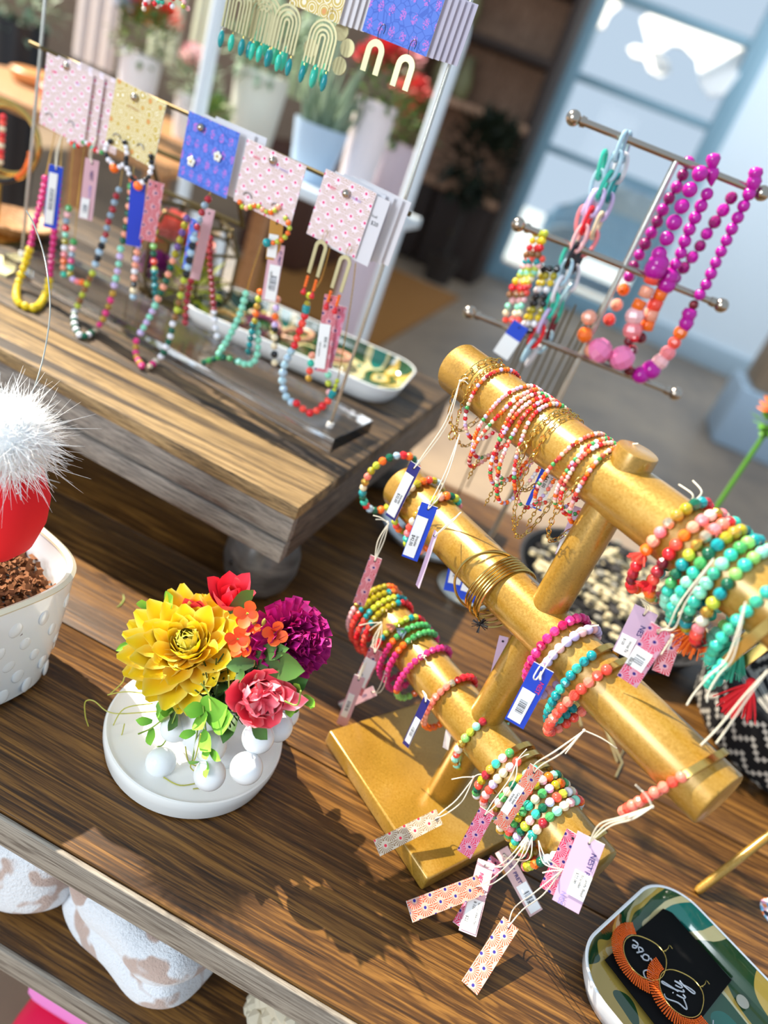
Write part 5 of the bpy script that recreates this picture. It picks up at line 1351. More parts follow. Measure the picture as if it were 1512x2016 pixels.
bm = bmesh.new(); cw = PZ(25, 455, .2); lathe(bm, [(0, 0), (.045, 0), (.07, .022), (.066, .024), (.04, .008), (0, .008)], cw, 40); o = obj('wooden_bowl', bm, M_FT, base=True); tag(o, 'small wooden bowl on the riser at the left edge', 'bowl')
bm = bmesh.new(); a = PZ(-5, 520, .202); box(bm, (0, 0, 0), (.06, .07, .004), M=Matrix.Translation(a) @ Matrix.Rotation(.3, 4, 'Z')); o = obj('kraft_card', bm, mat('cream_card', hexc('eadfa8'), .6)); tag(o, 'cream card lying on the riser at the left edge', 'card')
# jewellery in the long tray
rnd = random.Random(12)
for i, (px, py, cl, lb) in enumerate(((440, 625, 'd8a75a', 'amber bangle in the long green tray'), (520, 640, '8a3a5a', 'plum ring shaped bangle in the long green tray'), (585, 660, 'b98a6a', 'tan bangle in the middle of the long green tray'), (660, 700, 'c98f76', 'rosy brown bangle at the right of the long green tray'), (480, 655, '6f4a2c', 'dark brown bangle in the long green tray'))):
    c = PZ(px, py, .214); bm = bmesh.new(); x, y, z = frame(V((rnd.uniform(-.25, .25), rnd.uniform(-.25, .1), 1)))
    tube(bm, [c + (x * math.cos(a) + y * math.sin(a)) * .026 for a in [2 * PI * k / 36 for k in range(36)]], .0048, 8, closed=True)
    o = obj('bangle', bm, mat('resin_' + cl, hexc(cl), .3)); tag(o, lb, 'bangle')
e = necklace('heap of plum, olive and cream wooden beads in the long green tray', [([(470, 640), (500, 615), (530, 625), (545, 650), (520, 665), (490, 660), (475, 640)], ['wine', 'olive', 'cream', 'brown'], .0065, 'round')], fn=lambda a, b: PZ(a, b, .213))

# ================================================================== THE SILVER T STAND
TX = V((.987, .160, 0)).normalized(); TN = V((TX.y, -TX.x, 0))
TP = V((.013, .998, 0))
def tp(px, py, off=.0): return PP(px, py, TP + TN * off, TN)
ts = empty('necklace_tree', TP, 'silver T bar necklace tree standing behind the gold stand', 'jewellery stand')
top_z = tp(1325, 315).z
bm = bmesh.new(); cyl(bm, TP, TP + UP * top_z, .0038, 16); obj('pole', bm, M_CHROME, ts)
bm = bmesh.new(); lathe(bm, [(0, 0), (.046, 0), (.046, .006), (.012, .012), (0, .012)], TP, 40); obj('foot', bm, M_CHROME, ts)
for (a, b, off) in (((1133, 237), (1497, 376), .0), ((1022, 452), (1420, 592), .0), ((925, 625), (1330, 765), .0)):
    A = tp(*a, off); B = tp(*b, off); A.z = B.z = (A.z + B.z) / 2
    bm = bmesh.new(); cyl(bm, A, B, .0042, 16); r_ = obj('cross_bar', bm, M_STEEL, ts)
    for p, d in ((A, -1), (B, 1)):
        bm = bmesh.new(); ball(bm, p + TX * d * .003, .0088, 3); tube(bm, [p - TX * d * .006, p - TX * d * .012], [.0062, .0055], 16); obj('finial', bm, M_STEEL, r_)
def link(parent, p, d, L, W, r, cn, roll):
    x, y, z = frame(d); ax_ = x * math.cos(roll) + y * math.sin(roll); bm = bmesh.new(); P_ = []
    for k in range(24):
        a = 2 * PI * k / 24; s = math.copysign(abs(math.sin(a)) ** .7, math.sin(a)); P_.append(p + d * math.cos(a) * L + ax_ * s * W)
    tube(bm, P_, r, 8, closed=True); return obj('link', bm, mat('acrylic_' + cn, hexc(BC[cn]), .15, coat=.4), parent)
for pts, cols, off, lb in ((((1222, 288), (1200, 345), (1172, 400), (1150, 450), (1128, 500), (1105, 550), (1085, 600), (1065, 645), (1040, 690)), ['sky', 'sky', 'turq', 'lilac', 'red', 'lpink', 'black', 'sky', 'white', 'turq', 'lilac', 'red'], .012, 'front strand chain link necklace of sky, turquoise, red and black links'),
    (((1232, 290), (1215, 350), (1190, 410), (1165, 470), (1135, 520), (1120, 570), (1095, 610), (1085, 650), (1050, 700)), ['sky', 'white', 'teal', 'lilac', 'cream', 'pink', 'navy', 'white', 'sky', 'turq', 'wine'], -.008, 'rear strand chain link necklace of pale, teal and pink links'),
    (((1185, 325), (1170, 380), (1150, 420), (1140, 460), (1120, 500)), ['turq', 'sky', 'lilac', 'pink', 'lpink'], -.02, 'short chain link strand in sky blue and teal behind the others')):
    e = empty('link_necklace', tp(*pts[0], off), lb, 'necklace')
    rs_ = resample(smooth([tp(a, b, off) for a, b in pts], 6), .021)
    for i, (p, d) in enumerate(rs_): link(e, p, d, .0155, .0066, .0026, cols[i % len(cols)], (PI / 2) * (i % 2) + .3)
bm = bmesh.new(); c = tp(1227, 272, .0); P_ = [c + (UP * math.cos(a) + TN * math.sin(a)) * .0075 for a in [2 * PI * k / 24 for k in range(24)]]; tube(bm, P_, .0012, 6, closed=True)
o = obj('clasp_ring', bm, M_GOLD); tag(o, 'gold ring clasp holding the link necklaces on the top cross bar', 'ring')
def tneck(label, segs, off): return necklace(label, segs, fn=lambda a, b: tp(a, b, off), name='magenta_necklace')
tneck('magenta graduated bead necklace left of the middle on the top cross bar', [([(1378, 342), (1356, 378), (1340, 412), (1322, 450), (1308, 480), (1298, 500)], ['fuch'], .0088, 'round'), ([(1296, 520), (1290, 530)], ['fuch'], .0125, 'round'), ([(1284, 548), (1272, 575), (1258, 600)], ['coral', 'peach', 'orange'], .0085, 'tube', .8), ([(1250, 622), (1246, 650)], ['lpink', 'pink'], .0125, 'facet'), ([(1238, 672), (1222, 700), (1210, 715)], ['wine', 'red'], .0060)], .014)
tneck('magenta oval bead necklace tied over the middle of the top cross bar', [([(1404, 318), (1402, 345)], ['fuch'], .0080, 'drop'), ([(1392, 382), (1378, 410), (1362, 442), (1350, 470), (1340, 500), (1330, 520)], ['fuch'], .0072, 'round'), ([(1318, 545), (1312, 560)], ['fuch'], .011, 'round'), ([(1300, 580), (1285, 610), (1275, 640)], ['orange', 'coral', 'peach'], .0085, 'tube', .8), ([(1262, 665), (1245, 690)], ['wine', 'red'], .007)], .004)
tneck('dark magenta bead necklace third along the top cross bar', [([(1440, 390), (1420, 420), (1395, 455), (1375, 490), (1352, 520), (1330, 548)], ['dfuch', 'fuch'], .0075, 'facet')], -.008)
tneck('outermost magenta necklace ending in orange and pink beads at the right edge', [([(1487, 345), (1484, 362)], ['fuch'], .0082, 'drop'), ([(1475, 382), (1462, 410), (1444, 445), (1425, 485), (1408, 520), (1393, 555), (1378, 580)], ['fuch'], .0070, 'round'), ([(1366, 600)], ['wine'], .006, 'facet'), ([(1356, 622), (1350, 640)], ['fuch'], .010, 'drop'), ([(1340, 655), (1328, 675)], ['orange', 'coral'], .0085, 'facet'), ([(1315, 695), (1300, 712)], ['pink', 'lpink'], .0105, 'facet'), ([(1282, 728), (1262, 738)], ['fuch'], .012, 'round'), ([(1240, 730), (1215, 712), (1190, 690)], ['wine', 'dfuch'], .007)], .006)
tneck('blurred magenta necklace hanging behind the pole', [([(1355, 320), (1335, 365), (1312, 400), (1290, 445), (1268, 485), (1250, 520), (1238, 545)], ['fuch', 'dfuch'], .0072, 'round'), ([(1228, 570), (1215, 600), (1200, 630)], ['orange', 'peach', 'coral'], .0085, 'facet')], -.03)
tneck('rose quartz chunk necklace with peach beads under the lower cross bar', [([(1160, 625), (1152, 660), (1165, 690)], ['peach', 'orange'], .0095, 'facet'), ([(1180, 690), (1205, 712), (1225, 705)], ['rosy', 'rosy'], .0155, 'facet'), ([(1245, 690), (1250, 665)], ['wine', 'red'], .006)], .02)
rnd = random.Random(31)
for j, (px, py, cl, lb) in enumerate(((1060, 490, ['lime', 'yel', 'red', 'brown', 'teal'], 'tangle of lime, red and brown beads on the lower left bar end'), (1045, 540, ['coral', 'lpink', 'mint', 'cream'], 'pale coral and mint bead strand on the lower left bar end'), (1075, 560, ['black', 'olive', 'yel', 'white'], 'black, olive and yellow bead strand on the lower left bar end'))):
    e = empty('bead_strand', tp(px, py, .0), lb, 'necklace')
    for s in range(3):
        pts = [tp(px + 18 - s * 12 + 0 * k - k * 9 + rnd.uniform(-5, 5), py - 30 + k * 24, .01 - .01 * s) for k in range(6)]
        string_beads(e, smooth(pts, 5), .0045, cl + [cl[0]], 'mix')
for k in range(9):
    bm = bmesh.new(); a = tp(1185 - k * 17, 600 + (k % 3) * 10, -.01 - .003 * k); b = V(a); b.z = a.z - rnd.uniform(.18, .30)
    tube(bm, [a, (a + b) / 2 + V((rnd.uniform(-.004, .004), 0, 0)), b], .0012, 5); o = obj('hanging_chain', bm, M_OLDBRASS); tag(o, ['rightmost', 'second from right', 'third from right', 'fourth from right', 'middle', 'fourth from left', 'third from left', 'second from left', 'leftmost'][k] + ' thin bronze chain hanging from the lower bar of the necklace tree', 'chain', 'bronze chains on the necklace tree')
t = ptag('royal blue tag hanging at the lower left of the necklace tree', tp(1022, 645, .02), tp(985, 700, .02), .022, M_BLUETAG, sticker=(.35, 1, -1, 1), barcode=False)
t = ptag('lilac tag hanging among the chain link necklaces', tp(1165, 405, .0), tp(1150, 455, .0), .014, M_LILACTAG)
for (px, py, z, lb) in ((1495, 830, .1, 'bright orange and green tassel flower at the right edge behind the top bar'), ):
    c = PY(1535, 810, 1.3); bm = bmesh.new(); bloom(bm, c, .035, 40, 77); leafblob(bm, c - V((-.01, 0, .02)), .025, 30, .03, .009, 5, mi=1); tube(bm, [V((c.x, c.y, .01)), c], .004, 6, mi=1); o = obj('faux_flower', bm, [mat('bloom_f58a1c', hexc('f58a1c'), .6), M_LF]); tag(o, lb, 'flower')

# ================================================================== BRACELETS ON THE GOLD BARS
def loop(bar, t, r, drop=.01, tilt=0.0, yaw=0.0, out=.0, n_=72, phi0=0, phi1=2 * PI):
    """closed loop round the bar: hugs the top, sags below; tilt slides the bottom along the bar"""
    R_ = BR + r; P_ = []
    for k in range(n_):
        a = phi0 + (phi1 - phi0) * k / n_
        c_, s_ = math.cos(a), math.sin(a)
        zz = R_ * c_ if c_ > 0 else (R_ + 2 * drop) * c_
        bulge = 1 + (.22 * drop / .01 * max(0, -c_) * max(0, 1 + c_) * 1.2)
        xx = R_ * s_ * bulge + out * max(0, -c_)
        al = tilt * (R_ - zz) / (2 * R_) + yaw * s_
        P_.append(bar.at(t) + bs * xx + UP * zz + bx * al)
    return P_
def bracelet(bar, top, label, cols, r=.0042, drop=.008, tilt=0.0, yaw=0.0, out=0.0, kind='mix', group=None, name='bead_bracelet', fringe=None, off=0):
    t = bar.t_top(*top)
    P_ = loop(bar, t, r, drop, tilt, yaw, out)
    e = empty(name, bar.at(t) + UP * (BR + r), label, 'bracelet', group)
    rs_ = resample(P_, r * 1.88, True)
    N_ = len(rs_)
    for i, (p, d) in enumerate(rs_[:99]):
        c = cols[(i + off) % len(cols)] if isinstance(cols, (list, tuple)) else cols(i / N_)
        bead(e, p, r * random.uniform(.95, 1.05), c, ('facet' if random.random() < .5 else 'round') if kind == 'mix' else kind, d)
    if fringe:
        for (ph, cl) in fringe:
            p = P_[int(ph * len(P_)) % len(P_)]; bm = bmesh.new()
            for k in range(26): 
                v_ = V((random.gauss(0, .25), random.gauss(0, .25), -.3)) + bs * .8
                tube(bm, [p, p + v_.normalized() * .013], [.0006, .0004], 4)
            obj('tassel', bm, mat('tassel_' + cl, hexc(BC[cl]), .8), e)
    return e, P_
def grad(stops):
    def f(u):
        for a, b in stops:
            if u < a: return b if isinstance(b, str) else random.choice(b)
        return stops[-1][1] if isinstance(stops[-1][1], str) else stops[-1][1][0]
    return f
def cuff(bar, top, label, cols, r=.0043, drop=.012, tilt=0.0, out=0.0, p0=.13, p1=.62, yaw=0.0, group=None, bw=.0028):
    """flat gold bar over the top and back, beads round the front"""
    t = bar.t_top(*top); P_ = loop(bar, t, r, drop, tilt, yaw, out); N_ = len(P_)
    e = empty('bead_cuff', bar.at(t) + UP * (BR + r), label, 'bracelet', group)
    fr = P_[int(p0 * N_):int(p1 * N_) + 1]; bk_ = P_[int(p1 * N_):] + P_[:int(p0 * N_) + 1]
    for i, (p, d) in enumerate(resample(fr, r * 1.86)): bead(e, p, r, cols[i % len(cols)], 'facet' if i % 3 else 'round', d)
    bm = bmesh.new(); prev = None
    for i, p in enumerate(bk_):
        c = bar.at(t); rad = (p - c); rad = (rad - bx * rad.dot(bx)).normalized()
        R4 = [bm.verts.new(p + bx * a * bw + rad * b * .0013) for a, b in ((-1, -1), (1, -1), (1, 1), (-1, 1))]
        if prev:
            for k in range(4): bm.faces.new((prev[k], prev[(k + 1) % 4], R4[(k + 1) % 4], R4[k]))
        else: bm.faces.new(R4[::-1])
        prev = R4
    bm.faces.new(prev); bmesh.ops.recalc_face_normals(bm, faces=bm.faces)
    obj('gold_bar', bm, M_BRASS, e)
    return e, P_
def tie(parent, P_, u, tails=True):
    """string looped round the bracelet at fraction u"""
    p = P_[int(u * len(P_)) % len(P_)]
    knot(parent, p + bs * .004)
    return p + bs * .004

PM = ['coral', 'lpink', 'white', 'green', 'red', 'peach', 'orange', 'lpink', 'dred', 'cream', 'salmon', 'red', 'lilac', 'orange']
def rs_cols(base, n_, seed):
    r_ = random.Random(seed); return [r_.choice(base) for _ in range(n_)]
# --- top bar
def chainbr(bar, top, label, L, W, wr, drop, tilt=0, yaw=0, m=None, lobster=None, out=0):
    t = bar.t_top(*top); P_ = loop(bar, t, W * .8, drop, tilt, yaw, out)
    e = empty('chain_bracelet', bar.at(t) + UP * BR, label, 'bracelet')
    chain(e, P_ + [P_[0]], L, W, wr, m or M_GOLD)
    if lobster:
        p = P_[int(lobster * len(P_))]; bm = bmesh.new(); q = [p + bs * .004 + bx * a * .0045 - UP * b * .009 for a, b in ((0, 0), (.8, .25), (.7, .8), (0, 1.1), (-.7, .8), (-.5, .3))]
        tube(bm, smooth(q, 4, True), .0009, 6, closed=True); ball(bm, p + bs * .004, .002, 2); obj('lobster_clasp', bm, M_GOLD, e)
    return e, P_
TE, TPth = chainbr(B2, (970, 712), 'gold paperclip chain bracelet nearest the left end of the top bar', .0052, .0026, .0006, .012, -.004)
chainbr(B2, (990, 722), 'fine twisted gold chain beside the paperclip bracelet on the top bar', .0026, .0015, .0005, .017, .0, lobster=.38)
S_ = [('thin coral, green and white bead bracelet alone near the left of the top bar', (1018, 733), .010, .0), ('thin multicoloured bead bracelet, first of the tangled bunch on the top bar', (1062, 765), .016, -.012), ('thin multicoloured bead bracelet, second of the tangled bunch on the top bar', (1072, 772), .022, -.016), ('thin multicoloured bead bracelet, third of the tangled bunch on the top bar', (1084, 780), .016, .004), ('thin multicoloured bead bracelet, fourth of the tangled bunch on the top bar', (1092, 786), .021, -.004), ('thin multicoloured bead bracelet, fifth of the tangled bunch on the top bar', (1100, 792), .026, .002), ('thin multicoloured bead bracelet, last and lowest hanging of the tangled bunch', (1110, 800), .020, .012),
    ('loosest strand of the four strand thin bracelet left of the post cap', (1172, 858), .014, -.012), ('second strand of the four strand thin bracelet left of the post cap', (1186, 868), .009, -.004), ('third strand of the four strand thin bracelet left of the post cap', (1198, 876), .009, -.001), ('fourth strand of the four strand thin bracelet touching the post cap side', (1210, 884), .010, .0)]
for i, (lb, top, dr, ti) in enumerate(S_):
    e, P_ = bracelet(B2, top, lb, rs_cols(PM, 97, i), .00205, dr, ti, random.uniform(-.004, .004), 0, 'mix', 'thin bead bracelets on the top bar', 'thin_bead_bracelet')
    if i in (1, 3, 4, 6, 7): 
        q = P_[int(.5 * len(P_))]; chain(e, [q, q - UP * .011 + bs * .002, q - UP * .022 + bs * .003], .0024, .0014, .0005)
chainbr(B2, (1126, 812), 'gold cable chain bracelet with lobster clasp after the tangled bunch', .0038, .0022, .0006, .014, .0, lobster=.27)
chainbr(B2, (1140, 822), 'loose gold link bracelet hanging low behind the price tag on the top bar', .0042, .0020, .0005, .034, .004)
chainbr(B2, (1222, 890), 'fine gold chain with oval link hanging left of the post', .0046, .0022, .0005, .024, -.008)
RB = lambda *a: list(a)
bigs = [((1368, 1000), .014, -.004, ['teal', 'dgreen', 'olive', 'gold', 'pearl', 'pink', 'peach', 'orange', 'coral', 'red', 'dred', 'wine', 'red', 'coral', 'orange', 'gold', 'lime'], 'olive, pink and red bead bracelet with coral tassel, first of the rainbow set', [(.30, 'coral')]),
    ((1398, 1022), .012, -.002, ['gold', 'pearl', 'pink', 'peach', 'orange', 'coral', 'red', 'wine', 'dred', 'coral', 'red', 'orange'], 'pink to red bead bracelet with red tassel, second of the rainbow set', [(.36, 'red')]),
    ((1420, 1040), .010, 0, ['red', 'salmon', 'pink', 'pearl', 'gold', 'lime', 'teal', 'dgreen', 'green', 'turq', 'mint', 'mint', 'turq', 'jade', 'lgreen', 'dgreen'], 'pink, gold and teal bead bracelet in the middle of the rainbow set', [(.06, 'salmon')]),
    ((1442, 1056), .014, 0, ['olive', 'gold', 'olive', 'teal', 'dgreen', 'green', 'turq', 'mint', 'turq', 'mint', 'turq', 'jade', 'turq', 'dteal'], 'gold, teal and turquoise bead bracelet beside the looped string', None),
    ((1466, 1076), .012, 0, ['teal', 'lgreen', 'green', 'turq', 'mint', 'jade', 'mint', 'mint', 'turq', 'jade', 'dgreen', 'teal', 'olive'], 'light green and mint bead bracelet under the looped string', None),
    ((1492, 1096), .014, 0, ['mint', 'mint', 'lgreen', 'turq', 'lgreen', 'dgreen', 'teal', 'lime', 'gold', 'pearl', 'pink', 'coral', 'red', 'wine', 'red'], 'mint, lime, pearl and pink bead bracelet, last of the rainbow set', None)]
BGP = []
for i, (top, dr, ti, cs_, lb, fr) in enumerate(bigs):
    e, P_ = bracelet(B2, top, lb, cs_, .0046, dr, ti, 0, 0, 'mix', None, fringe=fr); BGP.append((e, P_))
CT, CTP = cuff(B2, (1548, 1140), 'turquoise bead cuff with gold bar at the right end of the top bar', ['turq', 'jade', 'turq'], .0045, .016, -.006, 0, .17, .55)
cuff(B2, (1590, 1175), 'turquoise bead cuff with thick gold bar hanging at the right frame edge', ['turq'], .0045, .024, -.010, 0, .36, .60, bw=.0036)
# turquoise and coral tassels under the right end
for (px, py, cl, lb) in ((1455, 1265, 'jade', 'turquoise fabric tassel hanging under the right end of the top bar'), (1385, 1225, 'orange', 'orange fabric tassel hanging under the rainbow bracelets'), (1480, 1345, 'red', 'red fabric tassel at the right frame edge')):
    p = B2.pt(px, py, -.005); bm = bmesh.new()
    for k in range(60):
        v_ = V((random.gauss(0, .4), random.gauss(0, .3), -1)).normalized(); tube(bm, [p, p + v_ * .013, p + v_ * .028 + V((0, 0, -.002))], [.0009, .0008, .0005], 4)
    ball(bm, p, .004, 2); o = obj('tassel', bm, mat('tassel_' + cl, hexc(BC[cl]), .8)); tag(o, lb, 'tassel')
# --- middle bar
M1 = ['red', 'lblue', 'dgreen', 'orange', 'lime', 'olive', 'salmon', 'gold', 'cream', 'teal', 'dgreen', 'turq']
bracelet(B1, (838, 902), 'loose bracelet of orange, lime and green beads at the left end of the middle bar', M1, .0044, .012, -.010, -.004, -.006, 'mix')
bracelet(B1, (905, 948), 'bracelet of coral, olive, grey and cream beads under the knotted strings on the middle bar', ['coral', 'orange', 'olive', 'cream', 'lblue', 'olive', 'pearl', 'lpink', 'gold', 'lime'], .0040, .004, 0, 0, 0, 'mix')
M3E, M3P = bracelet(B1, (945, 978), 'bracelet of peach, lime, gold, coral and turquoise beads right of the knotted strings', ['peach', 'orange', 'peach', 'lime', 'cream', 'lblue', 'gold', 'pearl', 'coral', 'pink', 'turq', 'lime', 'dgreen', 'cream', 'orange'], .0043, .008, -.004, .0, 0, 'mix', off=1)
def bangle(bar, top, label, R_, r, tilt, lean, m=M_BRASS, group='brass bangles on the middle bar'):
    t = bar.t_top(*top); ax_ = (bx * math.cos(tilt) + bs * math.sin(tilt)); ax_ = (ax_ + UP * lean).normalized()
    d1 = ax_.cross(UP).normalized(); d2 = d1.cross(ax_) * -1
    if d2.z < 0: d2 = -d2
    c = bar.at(t) + UP * (BR + r) - d2 * R_
    bm = bmesh.new(); tube(bm, [c + d2 * math.cos(a) * R_ + d1 * math.sin(a) * R_ for a in [2 * PI * k / 64 for k in range(64)]], r, 8, closed=True)
    e = obj('bangle', bm, m); tag(e, label, 'bangle', group); return c
bangle(B1, (1035, 1083), 'single wide brass bangle swung out to the left of the bangle stack', .0335, .0013, .62, .12, group=None)
for k in range(6):
    bangle(B1, (1050 + k * 4.5, 1093 + k * 4.5), ['leftmost thin brass bangle of the tight stack on the middle bar', 'second thin brass bangle of the tight stack, counting from the left', 'third thin brass bangle of the tight stack, counting from the left', 'fourth thin brass bangle of the tight stack, counting from the left', 'fifth thin brass bangle of the tight stack, counting from the left', 'rightmost thin brass bangle of the tight stack, nearest the post'][k], .0325 + .0006 * (k % 3), .0012, -.06 + .03 * k, .03 * (k - 3))
bm = bmesh.new(); p = B1.pt(945, 1230, .03)
for k in range(30):
    v_ = V((random.gauss(0, 1), random.gauss(0, 1), random.gauss(0, 1))).normalized(); tube(bm, [p, p + v_ * .008], .0005, 4)
o = obj('black_thread_bow', bm, M_INK); tag(o, 'small black thread bow tied to the wide brass bangle', 'bow')
MG, MGP = bracelet(B1, (1180, 1212), 'magenta faceted bead bracelet on the middle bar', ['hot', 'mag', 'berry'], .0045, .010, -.002, 0, 0, 'facet')
LI, LIP = bracelet(B1, (1198, 1234), 'pale lilac pink bead bracelet beside the magenta one', ['lilac', 'lpink', 'lilac'], .0043, .014, -.004, 0, 0, 'round')
TQ, TQP = cuff(B1, (1232, 1268), 'teal bead cuff with gold bar beside the pale lilac bracelet', ['teal', 'teal', 'turq'], .0043, .018, -.002, 0, .10, .60)
CO, COP = cuff(B1, (1262, 1296), 'coral red bead cuff with gold bar right of the teal cuff', ['coral', 'coral', 'salmon'], .0046, .022, -.010, 0, .10, .68)
EC, ECP = cuff(B1, (1452, 1470), 'coral bead cuff with gold bar near the right end of the middle bar', ['salmon', 'coral', 'salmon'], .0044, .016, -.016, .012, .20, .72)
# --- bottom bar
RO = lambda *c: list(c)
b_ = bracelet(B0, (800, 1152), 'bracelet of blush and orange beads at the left end of the bottom bar', grad([(.12, 'olive'), (.2, 'gold'), (.62, ['lpink', 'white', 'lpink']), (.85, 'coral'), (1.1, 'orange')]), .0036, .010, -.006, 0, 0, 'mix')
BTP = b_[1]
bracelet(B0, (820, 1160), 'bright red bracelet with olive and teal beads, second on the bottom bar', grad([(.02, 'teal'), (.17, 'olive'), (.20, 'teal'), (.7, ['red', 'coral']), (.9, 'lime'), (1.1, 'orange')]), .0036, .014, -.006, 0, 0, 'facet')
bracelet(B0, (832, 1170), 'bright red bracelet with lime and teal beads, third on the bottom bar', grad([(.14, 'lime'), (.18, 'teal'), (.72, ['red', 'coral']), (.9, 'coral'), (1.1, 'teal')]), .0036, .015, -.003, 0, 0, 'facet')
bracelet(B0, (842, 1180), 'bright red bracelet with olive beads, fourth on the bottom bar', grad([(.03, 'teal'), (.17, 'olive'), (.2, 'teal'), (.72, ['coral', 'red']), (1.1, 'red')]), .0036, .012, 0, 0, 0, 'facet')
b5 = bracelet(B0, (868, 1208), 'red, lime and teal bracelet with peach tassel alone after the first bunch', grad([(.03, 'teal'), (.16, 'lime'), (.2, 'teal'), (.6, 'red'), (.94, 'red'), (1.1, 'lime')]), .0036, .012, -.004, 0, 0, 'facet', fringe=[(.1, 'peach')])
bracelet(B0, (882, 1222), 'magenta bracelet with green beads and grey tassel on the bottom bar', grad([(.12, 'green'), (.15, 'orange'), (.62, ['hot', 'mag']), (.9, 'mag'), (1.1, 'green')]), .0037, .014, -.002, 0, 0, 'facet', fringe=[(.08, 'grey')])
bracelet(B0, (896, 1236), 'magenta bracelet with green and orange beads beside the grey tassel', grad([(.12, 'green'), (.16, 'orange'), (.6, ['mag', 'hot']), (.9, 'hot'), (1.1, 'green')]), .0038, .014, 0, 0, 0, 'facet')
b8 = bracelet(B0, (922, 1266), 'magenta and green bracelet with orange bead and white thread knot', grad([(.33, ['mag', 'hot']), (.36, 'orange'), (.52, 'lgreen'), (.56, 'orange'), (1.1, 'mag')]), .0039, .012, -.006, 0, 0, 'facet')
knot(b8[0], b8[1][8] + bs * .003)
b9 = bracelet(B0, (982, 1318), 'coral pink bracelet turning orange below, left of the post on the bottom bar', grad([(.05, 'red'), (.07, 'pearl'), (.30, 'salmon'), (.40, 'peach'), (.72, 'orange'), (1.1, 'red')]), .0039, .009, -.002, 0, 0, 'facet')
b10 = bracelet(B0, (1030, 1392), 'bracelet of pink, mint, olive and coral beads under the blue tag', ['pink', 'pink', 'dred', 'mint', 'lime', 'lgreen', 'gold', 'pearl', 'coral', 'mint', 'gold', 'mint', 'olive'], .0042, .008, 0, 0, 0, 'mix')
MU = ['mint', 'lime', 'lilac', 'coral', 'turq', 'gold', 'pink', 'green', 'cream', 'orange', 'dred', 'dgreen', 'white', 'lpink', 'olive']
CL = [((1092, 1447), 'multicoloured bead cuff with gold bar, leftmost of the crowded set', 1), ((1108, 1462), 'multicoloured bead cuff with gold bar, second of the crowded set', 1), ((1128, 1484), 'multicoloured bead cuff with gold bar under the sticker tag', 1), ((1148, 1502), 'multicoloured bead bracelet in the middle of the crowded set', 0), ((1164, 1516), 'multicoloured bead bracelet right of the middle of the crowded set', 0), ((1178, 1532), 'multicoloured bead bracelet, second from the right of the crowded set', 0), ((1192, 1548), 'multicoloured bead bracelet, rightmost of the crowded set', 0)]
CLP = []
for i, (top, lb, cf) in enumerate(CL):
    cs_ = rs_cols(MU, 60, 50 + i)
    if cf: q = cuff(B0, top, lb, cs_, .0044, .010, -.004 + .001 * i, 0, .09 if i < 2 else .05, .66)
    else: q = bracelet(B0, top, lb, cs_, .0044, .010 + .002 * (i % 2), -.002, 0, 0, 'mix')
    CLP.append(q)
LC, LCP = cuff(B0, (1248, 1606), 'bead cuff of coral, grey and green beads nearest the right end of the bottom bar', ['coral', 'white', 'lblue', 'dgreen', 'orange', 'lime', 'olive', 'pink', 'cream', 'brown'], .0044, .012, -.022, .004, .20, .60)
# --- tags of the gold stand
def G0(a, b, o=.034): return B0.pt(a, b, o)
def G1(a, b, o=.034): return B1.pt(a, b, o)
def G2(a, b, o=.034): return B2.pt(a, b, o)
PRICE = [('bracelet', .0042, .62, .0, M_INK), ('$42.00', .0050, .62, -.55, M_INK)]
t = ptag('long beige price tag with dark border hanging from the paperclip chain', G2(815, 922, .04), G2(768, 1020, .04), .0125, M_NAVYTAG, twist=.35, sticker=(.12, .94, -.95, .7), srows=[('$32.00', .0042, .5, -.3, M_INK), ('bracelet', .0034, .5, .3, M_INK)], barcode=False)
strings(t, [G2(905, 752, .034), G2(880, 830, .037), G2(840, 890, .04), G2(815, 922, .0415)], 2, .0015); knot(t, G2(906, 750, .036))
t = ptag('pink fan print tag hanging farthest left in front of the table edge', G2(738, 1104, .042), G2(706, 1190, .042), .0130, M_FANPINK)
strings(t, [G2(765, 1030, .042), G2(750, 1065, .043), G2(738, 1104, .0435)], 3, .0015); knot(t, G2(763, 1028, .042), ((-.016, -.004, .002), (-.012, -.004, -.001)))
t = ptag('royal blue tag priced forty two dollars left of the middle bar', G1(843, 1002, .045), G1(806, 1100, .045), .0165, M_BLUETAG, sticker=(.16, .95, -.95, .45), srows=[('bracelet', .0036, .52, .0, M_INK), ('$42.00', .0046, .52, -.5, M_INK)], barcode=False)
strings(t, [G2(905, 855, .034), G1(880, 930, .046), G1(850, 990, .047), G1(843, 1002, .0465)], 2, .0015)
strings(t, [G1(870, 970, .036), G1(860, 985, .044), G1(843, 1002, .0465)], 1)
t = ptag('narrow white tag seen edgewise left of the brass bangles', G1(856, 1055, .04), G1(822, 1155, .04), .007, M_LILACTAG, twist=.9, curve=.0)
strings(t, [G1(908, 1008, .034), G1(885, 1030, .040), G1(856, 1055, .041)], 2, .001)
t = ptag('royal blue barcode tag behind the middle bar, its upper half hidden', G1(905, 1098, -.03), G1(890, 1165, -.03), .019, M_BLUETAG, sticker=(.1, .75, -.7, .8))
t = ptag('royal blue barcode tag numbered beneath, right of the hidden one', G1(940, 1105, -.028), G1(916, 1182, -.028), .020, M_BLUETAG, sticker=(.1, .78, -.8, .8), srows=[('B2285', .0036, .5, .7, M_INK)])
t = ptag('white price tag with blue edge behind the top bar, under the tangled bunch', G2(1082, 928, -.03), G2(1050, 1000, -.03), .016, M_BLUETAG, sticker=(-.1, .95, -.55, 1.0), srows=[('$42.00', .0045, .1, .0, M_INK), ('bracelet', .0034, .1, .6, M_INK)], barcode=False)
